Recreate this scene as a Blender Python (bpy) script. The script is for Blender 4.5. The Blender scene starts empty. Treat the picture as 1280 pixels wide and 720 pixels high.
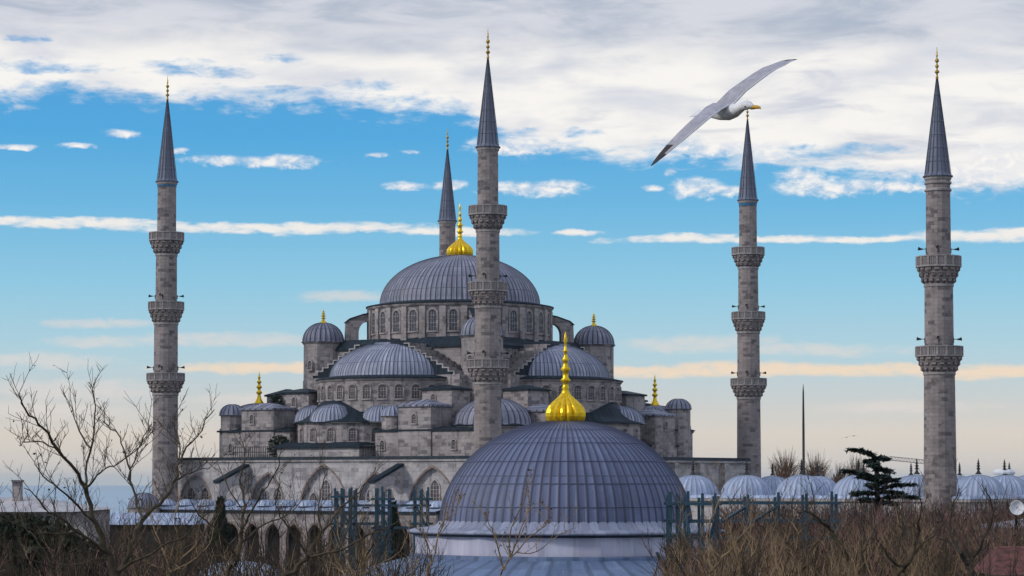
import bpy, math, random
from math import sin, cos, pi, radians, sqrt, atan2, tan
from mathutils import Vector, Matrix
random.seed(7)
S = bpy.context.scene
COL = S.collection

# ------------------------------------------------------------------ camera
FPX = 3061.0; CAMZ = 13.0; TILT = radians(2.6); CYPX = 461.0
cam = bpy.data.cameras.new('camera'); camo = bpy.data.objects.new('camera', cam); COL.objects.link(camo)
cam.sensor_width = 36; cam.lens = FPX / 1280 * 36; cam.shift_y = (CYPX - 360) / 1280
cam.clip_start = 0.5; cam.clip_end = 60000
camo.location = (0, 0, CAMZ); camo.rotation_euler = (pi / 2 + TILT, 0, 0)
S.camera = camo

def pz(y, d):                      # height seen at picture row y (1280 px wide photo) at distance d
    yc = (CYPX - y) / FPX
    return CAMZ + d * (sin(TILT) + yc * cos(TILT)) / (cos(TILT) - yc * sin(TILT))
def P(x, y, d):
    yc = (CYPX - y) / FPX
    return Vector(((x - 640) / FPX / (cos(TILT) - yc * sin(TILT)) * d, d, pz(y, d)))

# ------------------------------------------------------------------ light
SUN_EL = radians(28); SUN_AZ = radians(-112)     # azimuth from the view direction (+Y), clockwise positive
sl = bpy.data.lights.new('sun', 'SUN'); so = bpy.data.objects.new('sun', sl); COL.objects.link(so)
sl.energy = 1.5; sl.angle = radians(8); sl.color = (1.0, .95, .9)
sd = Vector((sin(SUN_AZ) * cos(SUN_EL), cos(SUN_AZ) * cos(SUN_EL), sin(SUN_EL)))
so.rotation_euler = sd.to_track_quat('Z', 'Y').to_euler()
S.view_settings.view_transform = 'Standard'; S.view_settings.look = 'None'
S.view_settings.exposure = 0; S.view_settings.gamma = 1; S.view_settings.use_curve_mapping = False

# ------------------------------------------------------------------ node helper
class NT:
    def __init__(s, tree): s.t = tree; s.n = tree.nodes; s.l = tree.links
    def node(s, typ, **kw):
        n = s.n.new(typ)
        for k, v in kw.items(): setattr(n, k, v)
        return n
    def set(s, sock, v):
        if isinstance(v, bpy.types.NodeSocket): s.l.new(v, sock)
        elif v is not None: sock.default_value = v[:3] if sock.type == 'VECTOR' and hasattr(v, '__len__') else v
    def math(s, op, a, b=None, c=None, clamp=False):
        n = s.node('ShaderNodeMath', operation=op, use_clamp=clamp)
        s.set(n.inputs[0], a); s.set(n.inputs[1], b); s.set(n.inputs[2], c); return n.outputs[0]
    def mix(s, f, a, b, blend='MIX'):
        n = s.node('ShaderNodeMix', data_type='RGBA', blend_type=blend)
        s.set(n.inputs[0], f); s.set(n.inputs[6], a); s.set(n.inputs[7], b); return n.outputs[2]
    def ramp(s, f, stops, interp='LINEAR'):
        n = s.node('ShaderNodeValToRGB'); n.color_ramp.interpolation = interp
        e = n.color_ramp.elements
        while len(e) < len(stops): e.new(.5)
        for i, (p, c) in enumerate(stops):
            e[i].position = p; e[i].color = c if len(c) == 4 else (*c, 1)
        s.set(n.inputs[0], f); return n.outputs[0]
    def smooth(s, v, a, b):
        n = s.node('ShaderNodeMapRange', interpolation_type='SMOOTHSTEP')
        s.set(n.inputs[0], v); s.set(n.inputs[1], a); s.set(n.inputs[2], b); return n.outputs[0]
    def noise(s, vec, scale, detail=4, rough=.55, dist=0):
        n = s.node('ShaderNodeTexNoise'); s.set(n.inputs['Vector'], vec)
        n.inputs['Scale'].default_value = scale; n.inputs['Detail'].default_value = detail
        n.inputs['Roughness'].default_value = rough; n.inputs['Distortion'].default_value = dist
        return n.outputs[0]
    def xyz(s, x, y, z=0.0):
        n = s.node('ShaderNodeCombineXYZ'); s.set(n.inputs[0], x); s.set(n.inputs[1], y); s.set(n.inputs[2], z); return n.outputs[0]
    def sep(s, v):
        n = s.node('ShaderNodeSeparateXYZ'); s.set(n.inputs[0], v); return n.outputs
    def vmul(s, v, m):
        n = s.node('ShaderNodeVectorMath', operation='MULTIPLY'); s.set(n.inputs[0], v); s.set(n.inputs[1], m); return n.outputs[0]

def srgb(r, g, b):
    f = lambda c: (c / 255 / 12.92) if c / 255 <= .04045 else ((c / 255 + .055) / 1.055) ** 2.4
    return (f(r), f(g), f(b), 1)

# ------------------------------------------------------------------ sky (world): Nishita sky with layers of cloud by direction
W = bpy.data.worlds.new('World'); S.world = W; W.use_nodes = True
w = NT(W.node_tree); w.n.clear()
SKY_STR = .1; HAZE = 3e-5
tc = w.node('ShaderNodeTexCoord'); dirv = tc.outputs['Generated']
sx, sy, sz = w.sep(dirv)
AZ = w.math('ARCTAN2', sx, sy); EL = w.math('ARCSINE', sz)
sky = w.node('ShaderNodeTexSky', sky_type='NISHITA', sun_disc=False)
sky.sun_elevation = SUN_EL; sky.sun_rotation = SUN_AZ
sky.air_density = 1.0; sky.dust_density = .6; sky.ozone_density = 1.5
X = lambda px: (px - 640) / FPX
Y = lambda py: (600 - py) / FPX
# clear air: the Nishita sky, tinted by the high thin veil that warms towards the horizon
k10 = 1 / SKY_STR
tint = w.ramp(w.math('DIVIDE', EL, .2, clamp=True), [
    (0.0, srgb(196, 202, 205)), (Y(592)/.2, srgb(214, 208, 203)), (Y(545)/.2, srgb(224, 214, 204)), (Y(500)/.2, srgb(205, 210, 212)),
    (Y(440)/.2, srgb(176, 211, 226)), (Y(360)/.2, srgb(143, 203, 231)), (Y(260)/.2, srgb(104, 184, 229)), (Y(170)/.2, srgb(72, 168, 226)), (1.0, srgb(70, 150, 215))])
tint = w.vmul(tint, (k10, k10, k10))
base = w.mix(.88, sky.outputs[0], tint)
P2 = w.xyz(AZ, EL)
nbig = w.noise(w.vmul(P2, (26, 70, 1)), 1, 6, .6, .4)
nfine = w.noise(w.vmul(P2, (90, 260, 1)), 1, 6, .62, .3)
nmid = w.noise(w.vmul(P2, (45, 130, 1)), 1, 5, .6, .2)
npuff = w.noise(w.vmul(P2, (150, 260, 1)), 1, 6, .6, .3)
c5 = lambda n: w.math('SUBTRACT', n, .5)
def add(*a):
    r = a[0]
    for x in a[1:]: r = w.math('ADD', r, x)
    return r
mul = lambda a, b: w.math('MULTIPLY', a, b)
# bank of cloud: lower edge from elevation, rising and falling across the sky
edge = w.ramp(w.math('ADD', mul(AZ, 1 / .44), .5, clamp=True), [   # position = (az+.22)/.44
    (0.0, (.70, .70, .70)), (.03, (.695,)*3), (.22, (.69,)*3), (.36, (.685,)*3), (.44, (.68,)*3), (.5, (.62,)*3), (.60, (.585,)*3), (.66, (.60,)*3),
    (.80, (.56,)*3), (.90, (.53,)*3), (1.0, (.52,)*3)])
edge = mul(w.sep(edge)[0], .22)                               # rad
d = w.math('SUBTRACT', EL, edge)
d = add(d, mul(c5(nbig), .026), mul(c5(nfine), .015), mul(c5(npuff), .005))
bank = w.smooth(d, -.003, .0075)
cover = w.smooth(nmid, .30, .46)                              # holes of blue inside the bank
ELW = add(EL, mul(c5(nbig), .005), mul(c5(w.noise(w.vmul(P2, (11, 30, 1)), 1, 3, .5)), .003), mul(c5(npuff), .002))
def blob(x, y, wx, wy, k=1.0):                                # elliptical region by direction
    a = w.math('DIVIDE', w.math('SUBTRACT', AZ, X(x)), wx / FPX); b = w.math('DIVIDE', w.math('SUBTRACT', ELW, Y(y)), wy / FPX)
    return w.math('SUBTRACT', k, add(mul(a, a), mul(b, b)))
def region(lst, amt, src, lo, hi):
    out = None
    for x, y, wx, wy in lst:
        r = w.math('MAXIMUM', blob(x, y, wx, wy), -1.5)
        out = r if out is None else w.math('MAXIMUM', out, r)
    return w.smooth(add(out, mul(c5(src), amt)), lo, hi)
holes = region([(60, 94, 90, 10), (125, 66, 0.1, .1), (40, 62, 34, 7), (350, 118, 95, 9), (445, 110, 60, 10), (240, 92, 90, 12), (350, 78, 40, 7), (725, 168, 34, 7), (660, 165, 20, 5),
                (1010, 195, 110, 13), (1090, 190, 60, 9), (820, 225, 60, 12)], 3.6, nfine, .0, 1.7)
holes = mul(holes, .85)
bank = mul(bank, w.math('SUBTRACT', 1, holes))
# grey shading of the high layer
gz = w.smooth(add(EL, mul(c5(nbig), .016), mul(AZ, .012)), Y(92), Y(28))
grey = w.noise(w.vmul(P2, (14, 60, 1)), 1.3, 5, .6, .5)
nsoft = w.noise(w.vmul(P2, (18, 75, 1)), 1, 4, .5, .3)
bright = w.mix(w.smooth(add(nsoft, mul(c5(nfine), .12)), .40, .72), srgb(251, 248, 244), srgb(219, 222, 230))
darkc = w.mix(w.smooth(grey, .35, .68), srgb(214, 217, 226), srgb(172, 184, 203))
patch = w.noise(w.vmul(P2, (12, 55, 1)), 1.7, 5, .55, .6)
patch = mul(w.smooth(patch, .5, .72), w.smooth(AZ, -.12, .12))
bright = w.mix(mul(patch, .75), bright, srgb(196, 203, 218))
bankc = w.mix(w.math('MULTIPLY', gz, .95), bright, darkc)
bankc = w.vmul(bankc, (k10 * .98,) * 3)
col = w.mix(bank, base, bankc)
# loose puffs and streaks (x, y, half width, half height in the same angular unit)
streaks = [(100, 284, 200, 7), (330, 287, 260, 8), (560, 290, 110, 6), (720, 291, 32, 4), (900, 300, 160, 6), (1060, 302, 140, 5), (1230, 301, 120, 9), (1270, 297, 60, 7)]
puffs = [(320, 205, 90, 7), (355, 203, 44, 8), (155, 174, 26, 6), (100, 190, 24, 4), (28, 192, 26, 4), (228, 195, 12, 4), (470, 194, 16, 4), (510, 190, 14, 3), (510, 233, 34, 6), (560, 232, 24, 7),
         (672, 236, 66, 10), (700, 232, 34, 8), (640, 240, 30, 6), (640, 183, 60, 11), (868, 237, 36, 14), (818, 238, 16, 5), (838, 217, 9, 6), (905, 240, 36, 7), (1010, 232, 42, 12), (1055, 238, 100, 10), (1110, 240, 60, 8), (968, 198, 22, 8), (940, 186, 60, 8), (1210, 225, 110, 20), (1160, 218, 60, 6), (1250, 205, 60, 24), (1000, 222, 30, 10),
         (900, 190, 60, 10), (1120, 215, 30, 7)]
def cloudset(lst, amt, src, lo, hi, color, op):
    global col
    m = mul(region(lst, amt, src, lo, hi), op)
    col = w.mix(m, col, w.vmul(color, (k10, k10, k10)))
cloudset(streaks, 2.8, nfine, -.3, 1.15, srgb(247, 241, 234), .93)
cloudset(puffs, 3.2, npuff, -.3, 1.4, w.mix(w.smooth(npuff, .4, .65), srgb(225, 228, 236), srgb(250, 247, 243)), .95)
soft = [(130, 407, 90, 7), (290, 427, 170, 11), (125, 429, 70, 8), (60, 452, 110, 12), (430, 372, 70, 9), (90, 490, 130, 16), (880, 432, 120, 14), (1000, 440, 150, 10), (1120, 510, 130, 9), (60, 515, 120, 14), (320, 500, 90, 10)]
cloudset(soft, 2.2, nfine, -.2, 1.3, srgb(229, 219, 212), .6)
warm = [(400, 462, 230, 9), (1000, 464, 420, 10), (760, 463, 200, 8), (1230, 468, 140, 10)]
cloudset(warm, 1.6, nfine, -.1, 1.0, srgb(246, 221, 193), .85)
# the rest of the sky, outside the picture: broken grey and white cloud
over = w.smooth(EL, .20, .30)
ng = w.noise(w.vmul(dirv, (3, 3, 6)), 1.2, 5, .55)
oc = w.mix(w.smooth(ng, .40, .60), (.30 * k10, .42 * k10, .70 * k10, 1), (.74 * k10, .76 * k10, .80 * k10, 1))
col = w.mix(mul(over, .85), col, oc)
bg = w.node('ShaderNodeBackground'); bg.inputs[1].default_value = SKY_STR
w.l.new(col, bg.inputs[0])
wo = w.node('ShaderNodeOutputWorld'); w.l.new(bg.outputs[0], wo.inputs[0])

# ------------------------------------------------------------------ materials
def mat(name, fn, rough=.8, metal=0.0, spec=.4):
    m = bpy.data.materials.new(name); m.use_nodes = True
    t = NT(m.node_tree); b = t.n['Principled BSDF']
    b.inputs['Roughness'].default_value = rough; b.inputs['Metallic'].default_value = metal
    b.inputs['Specular IOR Level'].default_value = spec
    c = fn(t, b) if callable(fn) else (*fn, 1)
    if c is not None: t.set(b.inputs['Base Color'], c)
    return m
def bump(t, b, h, dist=.05, strength=.6):
    n = t.node('ShaderNodeBump'); n.inputs['Distance'].default_value = dist; n.inputs['Strength'].default_value = strength
    t.set(n.inputs['Height'], h); t.l.new(n.outputs[0], b.inputs['Normal'])
def stone(c1, c2, cdark, bw=.95, bh=.42, stain=.55, streak=.5, patch=.5, seed=0):
    def f(t, b):
        uv = t.node('ShaderNodeTexCoord').outputs['UV']
        geo = t.node('ShaderNodeTexCoord').outputs['Object']
        br = t.node('ShaderNodeTexBrick'); t.set(br.inputs['Vector'], uv)
        br.inputs['Scale'].default_value = 1; br.inputs['Brick Width'].default_value = bw; br.inputs['Row Height'].default_value = bh
        br.inputs['Mortar Size'].default_value = .02; br.inputs['Mortar Smooth'].default_value = .3; br.inputs['Bias'].default_value = 0
        br.inputs['Color1'].default_value = (0, 0, 0, 1); br.inputs['Color2'].default_value = (1, 1, 1, 1); br.inputs['Mortar'].default_value = (.4, .4, .4, 1)
        r = t.sep(br.outputs[0])[0]
        big = t.noise(t.vmul(geo, (1, 1, 1)), .22, 5, .6, .3)
        mid = t.noise(t.vmul(geo, (1, 1, 1.5)), .8, 4, .6)
        rr = t.math('ADD', t.math('MULTIPLY', r, .62), t.math('MULTIPLY', t.smooth(t.noise(t.vmul(geo, (1.6, 1.6, 2.2)), 1.0, 5, .65), .3, .7), .42))
        col = t.mix(rr, (*c1, 1), (*c2, 1))
        # dark weathered blocks in patches
        dk = t.smooth(t.math('ADD', t.math('MULTIPLY', r, .45), t.math('MULTIPLY', mid, .75)), .62, .45 )
        dk = t.math('MULTIPLY', t.smooth(t.math('ADD', t.math('MULTIPLY', r, .5), mid), .66, .52), patch)
        col = t.mix(dk, col, (*cdark, 1))
        col = t.mix(t.math('MULTIPLY', t.smooth(big, .45, .72), stain), col, (*[x * .62 for x in c1], 1))
        st = t.noise(t.vmul(uv, (1.6, .12, 1)), 1, 4, .6)
        col = t.mix(t.math('MULTIPLY', t.smooth(st, .52, .75), streak), col, (cdark[0] * .8, cdark[1] * .85, cdark[2] * .9, 1))
        lt = t.noise(geo, .5, 4, .6)
        col = t.mix(t.math('MULTIPLY', t.smooth(lt, .55, .75), .5), col, (c2[0] * 1.35, c2[1] * 1.3, c2[2] * 1.25, 1))
        col = t.mix(t.math('MULTIPLY', br.outputs[1], .3), col, (*[x * .5 for x in c1], 1))
        bump(t, b, t.math('SUBTRACT', t.math('ADD', mid, t.math('MULTIPLY', r, .3)), br.outputs[1]), .06, .5)
        return col
    return f
def lead(c, lite, dark, vlen=2.0, seam=.5, streak=.5):
    def f(t, b):
        uv = t.node('ShaderNodeTexCoord').outputs['UV']; geo = t.node('ShaderNodeTexCoord').outputs['Object']
        u, v, _ = t.sep(uv)
        fu = t.math('FLOOR', u); fv = t.math('FLOOR', t.math('DIVIDE', v, vlen))
        wn = t.node('ShaderNodeTexWhiteNoise', noise_dimensions='2D'); t.set(wn.inputs['Vector'], t.xyz(fu, fv)); r = wn.outputs[0]
        wn2 = t.node('ShaderNodeTexWhiteNoise', noise_dimensions='1D'); t.set(wn2.inputs['W'], fu); r2 = wn2.outputs[0]
        col = t.mix(t.math('ADD', t.math('MULTIPLY', r, .5), t.math('MULTIPLY', r2, .3)), (c[0] * .66, c[1] * .66, c[2] * .70, 1), (c[0] * 1.36, c[1] * 1.38, c[2] * 1.38, 1))
        wn3 = t.node('ShaderNodeTexWhiteNoise', noise_dimensions='2D'); t.set(wn3.inputs['Vector'], t.xyz(t.math('ADD', fu, 31.5), fv))
        col = t.mix(t.math('MULTIPLY', wn3.outputs[0], .35), col, (c[0] * 1.15, c[1] * .95, c[2] * .98, 1))
        st = t.noise(t.vmul(uv, (2.2, .22, 1)), 1, 5, .65)
        col = t.mix(t.math('MULTIPLY', t.smooth(st, .5, .74), streak), col, (*lite, 1))
        st2 = t.noise(t.vmul(uv, (3.1, .3, 1)), 1.3, 4, .6)
        col = t.mix(t.math('MULTIPLY', t.smooth(st2, .54, .78), streak), col, (*dark, 1))
        cl = t.noise(geo, .45, 4, .6)
        col = t.mix(t.math('MULTIPLY', t.smooth(cl, .5, .75), .35), col, (*lite, 1))
        fr = t.math('ABSOLUTE', t.math('SUBTRACT', t.math('FRACT', t.math('ADD', u, .5)), .5))
        sm = t.smooth(fr, .17, .09)
        fh = t.math('ABSOLUTE', t.math('SUBTRACT', t.math('FRACT', t.math('ADD', t.math('DIVIDE', v, vlen), .5)), .5))
        sh = t.smooth(fh, .06 / vlen, .02 / vlen)
        col = t.mix(t.math('MULTIPLY', t.math('MAXIMUM', sm, t.math('MULTIPLY', sh, .8)), seam), col, (*dark, 1))
        ro = t.math('ADD', .42, t.math('MULTIPLY', cl, .3)); t.set(b.inputs['Roughness'], ro)
        return col
    return f
def plain(c, var=.25, scale=2.0):
    def f(t, b):
        geo = t.node('ShaderNodeTexCoord').outputs['Object']
        n = t.noise(geo, scale, 4, .6)
        return t.mix(t.smooth(n, .3, .7), (*[x * (1 - var) for x in c], 1), (*[x * (1 + var) for x in c], 1))
    return f
M = {}
M['stone'] = mat('mosque_stone', stone((.275, .24, .238), (.425, .378, .368), (.11, .10, .115), 1.0, .45, .65, .95, .7), .85)
M['stone_lo'] = mat('pale_wall_stone', stone((.37, .34, .335), (.52, .48, .465), (.17, .155, .165), 1.2, .5, .7, .85, .6), .85)
M['stone_min'] = mat('minaret_stone', stone((.228, .192, .185), (.345, .298, .285), (.10, .088, .10), .8, .40, .45, .35, .8), .85)
M['stone_rail'] = mat('balcony_stone', stone((.29, .26, .255), (.42, .38, .37), (.14, .12, .12), .7, .5, .4, .5, .3), .85)
M['lead'] = mat('lead_sheet', lead((.185, .20, .265), (.52, .49, .58), (.03, .035, .055), 2.0, .95, .85), .5, .0, .5)
M['lead_semi'] = mat('streaked_lead_sheet', lead((.24, .27, .36), (.64, .66, .76), (.05, .06, .085), 2.5, .9, .95), .5, 0, .5)
M['lead_big'] = mat('bathhouse_lead', lead((.115, .14, .235), (.215, .265, .41), (.035, .04, .075), 3.2, .85, .55), .5, 0, .5)
M['lead_dark'] = mat('dark_lead_sheet', lead((.018, .030, .042), (.05, .07, .092), (.006, .010, .014), 2.0, .4, .5), .6, 0, .12)  # separate, much darker lead tone for steep roofs, bands and eaves
M['lead_cone'] = mat('spire_lead', lead((.135, .155, .215), (.24, .27, .35), (.04, .045, .06), 2.2, .6, .4), .5, 0, .5)
M['lead_white'] = mat('courtyard_lead', lead((.34, .42, .56), (.58, .66, .80), (.15, .18, .25), 2.5, .6, .8), .5, 0, .5)
M['gold'] = mat('gilding', plain((.86, .56, .02), .18, 4), .33, .7)
M['gold_dull'] = mat('dull_gilding', plain((.45, .29, .06), .3, 3), .4, .6)
M['iron'] = mat('dark_iron', plain((.03, .03, .035), .3), .5, .3)
M['glass'] = mat('lattice_window', plain((.045, .055, .075), .5, 2.5), .35, 0, .5)
M['glass_brown'] = mat('brown_lattice_window', plain((.075, .06, .062), .4, 2.5), .5)
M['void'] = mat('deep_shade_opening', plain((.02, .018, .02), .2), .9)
M['tile_blue'] = mat('turquoise_tile', plain((.02, .13, .25), .4, 4), .35)
M['brick'] = mat('red_brick_arch', plain((.235, .175, .155), .3, 3), .85)
M['cornice_lead'] = mat('cornice_lead', lead((.26, .29, .38), (.44, .47, .57), (.13, .14, .19), 3.0, .35, .6), .6)
M['drumwhite'] = mat('pale_drum_sheet', lead((.54, .55, .66), (.70, .71, .80), (.34, .35, .44), 3.0, .2, .8), .6)
M['roofblue'] = mat('low_roof_lead', lead((.13, .19, .31), (.27, .36, .50), (.05, .08, .13), 4, .55, .6), .5, 0, .5)
M['teal'] = mat('teal_painted_steel', plain((.022, .060, .090), .4, 3), .5)
M['bark'] = mat('olive_bark', plain((.062, .045, .026), .55, 3), .9)
M['bark_dark'] = mat('dark_bark', plain((.038, .03, .024), .4, 3), .9)
M['bark_red'] = mat('reddish_twigs', plain((.185, .10, .085), .5, 1.2), .9)
M['bark_tan'] = mat('tan_twigs', plain((.25, .17, .095), .4, 2), .9)
M['dryleaf'] = mat('dry_leaves', plain((.05, .03, .024), .5, 5), .9)
M['needle'] = mat('dark_needles', plain((.018, .042, .030), .6, 1.2), .8)
M['cypress'] = mat('cypress_foliage', plain((.010, .022, .012), .5, 1.2), .9)
M['ivy'] = mat('ivy_leaves', plain((.022, .040, .020), .5, 1.2), .8)
M['plaster'] = mat('pale_plaster', plain((.45, .43, .41), .12), .85)
M['roofpale'] = mat('pale_flat_roof', lead((.42, .40, .40), (.58, .55, .54), (.25, .24, .25), 2.0, .25, .5), .7)
M['redtile'] = mat('red_roof_tile', plain((.11, .04, .032), .5, 5), .85)
M['hedge'] = mat('dark_hedge', plain((.022, .030, .016), .5, 1.0), .9)
M['white'] = mat('white_paint', plain((.72, .72, .74), .05), .5)
M['feather_grey'] = mat('grey_feathers', plain((.37, .36, .405), .14, 22), .8)
def bird_body(t, b):
    geo = t.node('ShaderNodeTexCoord').outputs['Object']
    return t.mix(t.smooth(t.noise(geo, 18, 3), .3, .7), (.66, .65, .66, 1), (.80, .79, .79, 1))
M['feather_white'] = mat('white_feathers', bird_body, .8)
M['feather_black'] = mat('black_feathers', plain((.03, .025, .028), .3, 14), .7)
M['beak'] = mat('yellow_beak', plain((.65, .36, .03), .15, 20), .5)
M['eye'] = mat('eye', (.02, .02, .02), .2)
M['crane'] = mat('pale_crane_steel', plain((.38, .34, .32), .15), .6)
M['ground'] = mat('ground_earth', plain((.075, .065, .05), .4, .05), .95)
M['sea'] = mat('sea_water', plain((.24, .36, .47), .06, .0006), .35, 0, .3)
M['hill'] = mat('far_coast', plain((.12, .15, .17), .2, .001), .9)

# ------------------------------------------------------------------ mesh builder
class MB:
    def __init__(s): s.v = []; s.f = []; s.m = []; s.uv = []; s.sm = []; s.mats = []; s.T = Matrix()
    def mi(s, m):
        if m not in s.mats: s.mats.append(m)
        return s.mats.index(m)
    def add(s, vs, fs, m, uvs=None, smooth=False):
        o = len(s.v); k = s.mi(m)
        s.v += [tuple(s.T @ Vector(v)) for v in vs]
        for i, f in enumerate(fs):
            s.f.append([o + j for j in f]); s.m.append(k); s.sm.append(smooth)
            if uvs: s.uv.append(uvs[i])
            else:
                p = [Vector(vs[j]) for j in f]
                n = Vector((0, 0, 0))
                for a in range(len(p)):
                    q, r = p[a], p[(a + 1) % len(p)]
                    n += Vector(((q.y - r.y) * (q.z + r.z), (q.z - r.z) * (q.x + r.x), (q.x - r.x) * (q.y + r.y)))
                ax, ay, az = abs(n.x), abs(n.y), abs(n.z)
                if az > ax and az > ay: s.uv.append([(a.x, a.y) for a in p])
                elif ax > ay: s.uv.append([(a.y, a.z) for a in p])
                else: s.uv.append([(a.x, a.z) for a in p])
    def box(s, x0, x1, y0, y1, z0, z1, m, taper=0):
        t = taper
        vs = [(x0, y0, z0), (x1, y0, z0), (x1, y1, z0), (x0, y1, z0), (x0 + t, y0 + t, z1), (x1 - t, y0 + t, z1), (x1 - t, y1 - t, z1), (x0 + t, y1 - t, z1)]
        s.add(vs, [(3, 2, 1, 0), (4, 5, 6, 7), (0, 1, 5, 4), (1, 2, 6, 5), (2, 3, 7, 6), (3, 0, 4, 7)], m)
    def hip(s, x0, x1, y0, y1, z0, h, m, inset=None, over=.25):
        x0 -= over; x1 += over; y0 -= over; y1 += over
        s.box(x0, x1, y0, y1, z0, z0 + .22, m)
        i = inset if inset is not None else min(x1 - x0, y1 - y0) * .47
        s.box(x0, x1, y0, y1, z0 + .222, z0 + .222 + h, m, i)
    def prism(s, poly, z0, z1, m, mtop=None):
        n = len(poly)
        vs = [(x, y, z0) for x, y in poly] + [(x, y, z1) for x, y in poly]
        us = [0]
        for i in range(n): us.append(us[-1] + math.dist(poly[i], poly[(i + 1) % n]))
        fs = [(i, (i + 1) % n, n + (i + 1) % n, n + i) for i in range(n)]
        s.add(vs, fs, m, [[(us[i], z0), (us[i + 1], z0), (us[i + 1], z1), (us[i], z1)] for i in range(n)])
        s.add(vs, [tuple(range(n - 1, -1, -1)), tuple(range(n, 2 * n))], mtop or m)
    def lathe(s, prof, cx, cy, n, m, a0=0, a1=2 * pi, upm=None, smooth=True, z=0, caps=False):
        # uv: u = arc length at the largest radius (or turns*upm when given), v = arc length of profile
        full = abs(a1 - a0 - 2 * pi) < 1e-6
        R = max(r for r, _ in prof)
        k = n if full else n + 1
        vs = []; vl = [0]
        for i, (r, zz) in enumerate(prof):
            if i: vl.append(vl[-1] + math.dist(prof[i], prof[i - 1]))
            for j in range(k):
                a = a0 + (a1 - a0) * j / n
                vs.append((cx + r * cos(a), cy + r * sin(a), z + zz))
        fs = []; uv = []
        U = (lambda j: j / n * upm) if upm else (lambda j: (a0 + (a1 - a0) * j / n) * R)
        for i in range(len(prof) - 1):
            for j in range(n):
                j2 = (j + 1) % k
                fs.append((i * k + j, i * k + j2, (i + 1) * k + j2, (i + 1) * k + j))
                va, vb = (prof[i][1] + z, prof[i + 1][1] + z) if upm is None else (vl[i], vl[i + 1])
                if upm is None and abs(va - vb) < 1e-3: va, vb = vl[i], vl[i + 1]
                uv.append([(U(j), va), (U(j + 1), va), (U(j + 1), vb), (U(j), vb)])
        s.add(vs, fs, m, uv, smooth)
        if caps: s.add(vs, [tuple(range((len(prof) - 1) * k, len(prof) * k)), tuple(range(k - 1, -1, -1))], m)
    def ribdome(s, R, H, cx, cy, z, ribs, m, h=.05, rw=.16, a0=0, a1=2 * pi, rings=14, top=.02, power=1.0, steps=0, flare=0.0, flare_h=0.0):
        # dome with raised standing seams; uv u counts panels, v metres along the meridian
        full = abs(a1 - a0 - 2 * pi) < 1e-6
        prof = []
        if flare: prof += [(R + flare, -flare_h), (R + flare * .45, -flare_h * .55), (R + flare * .1, -flare_h * .12)]
        for i in range(rings + 1):
            t = i / rings * (pi / 2 - top)
            prof.append((R * cos(t) ** power, H * sin(t)))
        offs = [(0, 1), (rw, 0), (.5, -.25), (1 - rw, 0)]
        cnt = ribs * 4 + (0 if full else 1)
        vs = []; vl = [0]
        for i, (r, zz) in enumerate(prof):
            if i: vl.append(vl[-1] + math.dist(prof[i], prof[i - 1]))
            for j in range(cnt):
                o, hh = offs[j % 4]
                a = a0 + (a1 - a0) * (j // 4 + o) / ribs
                e = h * hh * min(1, r / (R * .25))
                vs.append((cx + (r + e) * cos(a), cy + (r + e) * sin(a), z + zz + e * .6 * zz / H))
        fs = []; uv = []
        nn = ribs * 4
        for i in range(len(prof) - 1):
            for j in range(nn):
                j2 = (j + 1) % cnt
                fs.append((i * cnt + j, i * cnt + j2, (i + 1) * cnt + j2, (i + 1) * cnt + j))
                ua = j // 4 + offs[j % 4][0]; ub = j // 4 + (offs[j % 4 + 1][0] if j % 4 < 3 else 1)
                uv.append([(ua, vl[i]), (ub, vl[i]), (ub, vl[i + 1]), (ua, vl[i + 1])])
        s.add(vs, fs, m, uv, False if h > .09 else True)
    def extr(s, poly, o, xd, zd, nd, d0, d1, m, mcap=None):
        # polygon in (x, z) local, extruded along the normal from d0 to d1
        o = Vector(o); xd = Vector(xd); zd = Vector(zd); nd = Vector(nd); n = len(poly)
        a = [o + xd * x + zd * z + nd * d0 for x, z in poly]; b = [o + xd * x + zd * z + nd * d1 for x, z in poly]
        vs = a + b
        s.add(vs, [tuple(range(n, 2 * n))], mcap or m, [[(x, z) for x, z in poly]])
        s.add(vs, [tuple(range(n - 1, -1, -1))], m, [[(x, z) for x, z in reversed(poly)]])
        s.add(vs, [(i, (i + 1) % n, n + (i + 1) % n, n + i) for i in range(n)], m)
    def ring(s, outer, inner, o, xd, zd, nd, d0, d1, m):
        o = Vector(o); xd = Vector(xd); zd = Vector(zd); nd = Vector(nd); n = len(outer)
        vs = []
        for d in (d0, d1):
            for q in (outer, inner): vs += [o + xd * x + zd * z + nd * d for x, z in q]
        fs = []
        for i in range(n - 1):
            fs += [(2 * n + i, 2 * n + i + 1, 3 * n + i + 1, 3 * n + i), (i, i + 1, 2 * n + i + 1, 2 * n + i), (n + i + 1, n + i, 3 * n + i, 3 * n + i + 1)]
        s.add(vs, fs, m)
    def tube(s, pts, rad, sides, m, smooth=True):
        pts = [Vector(p) for p in pts]; vs = []; fs = []; n = len(pts)
        up = Vector((.31, .17, .93))
        for i, p in enumerate(pts):
            d = (pts[min(i + 1, n - 1)] - pts[max(i - 1, 0)]).normalized()
            a = d.cross(up)
            if a.length < .05: a = d.cross(Vector((1, 0, 0)))
            a.normalize(); b = d.cross(a)
            r = rad[i] if isinstance(rad, (list, tuple)) else rad
            for j in range(sides):
                t = 2 * pi * j / sides; vs.append(p + (a * cos(t) + b * sin(t)) * r)
        for i in range(n - 1):
            for j in range(sides):
                j2 = (j + 1) % sides
                fs.append((i * sides + j, (i + 1) * sides + j, (i + 1) * sides + j2, i * sides + j2))
        fs.append(tuple(range(sides - 1, -1, -1))); fs.append(tuple((n - 1) * sides + j for j in range(sides)))
        s.add(vs, fs, m, [[(0, 0)] * len(f) for f in fs], smooth)
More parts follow.
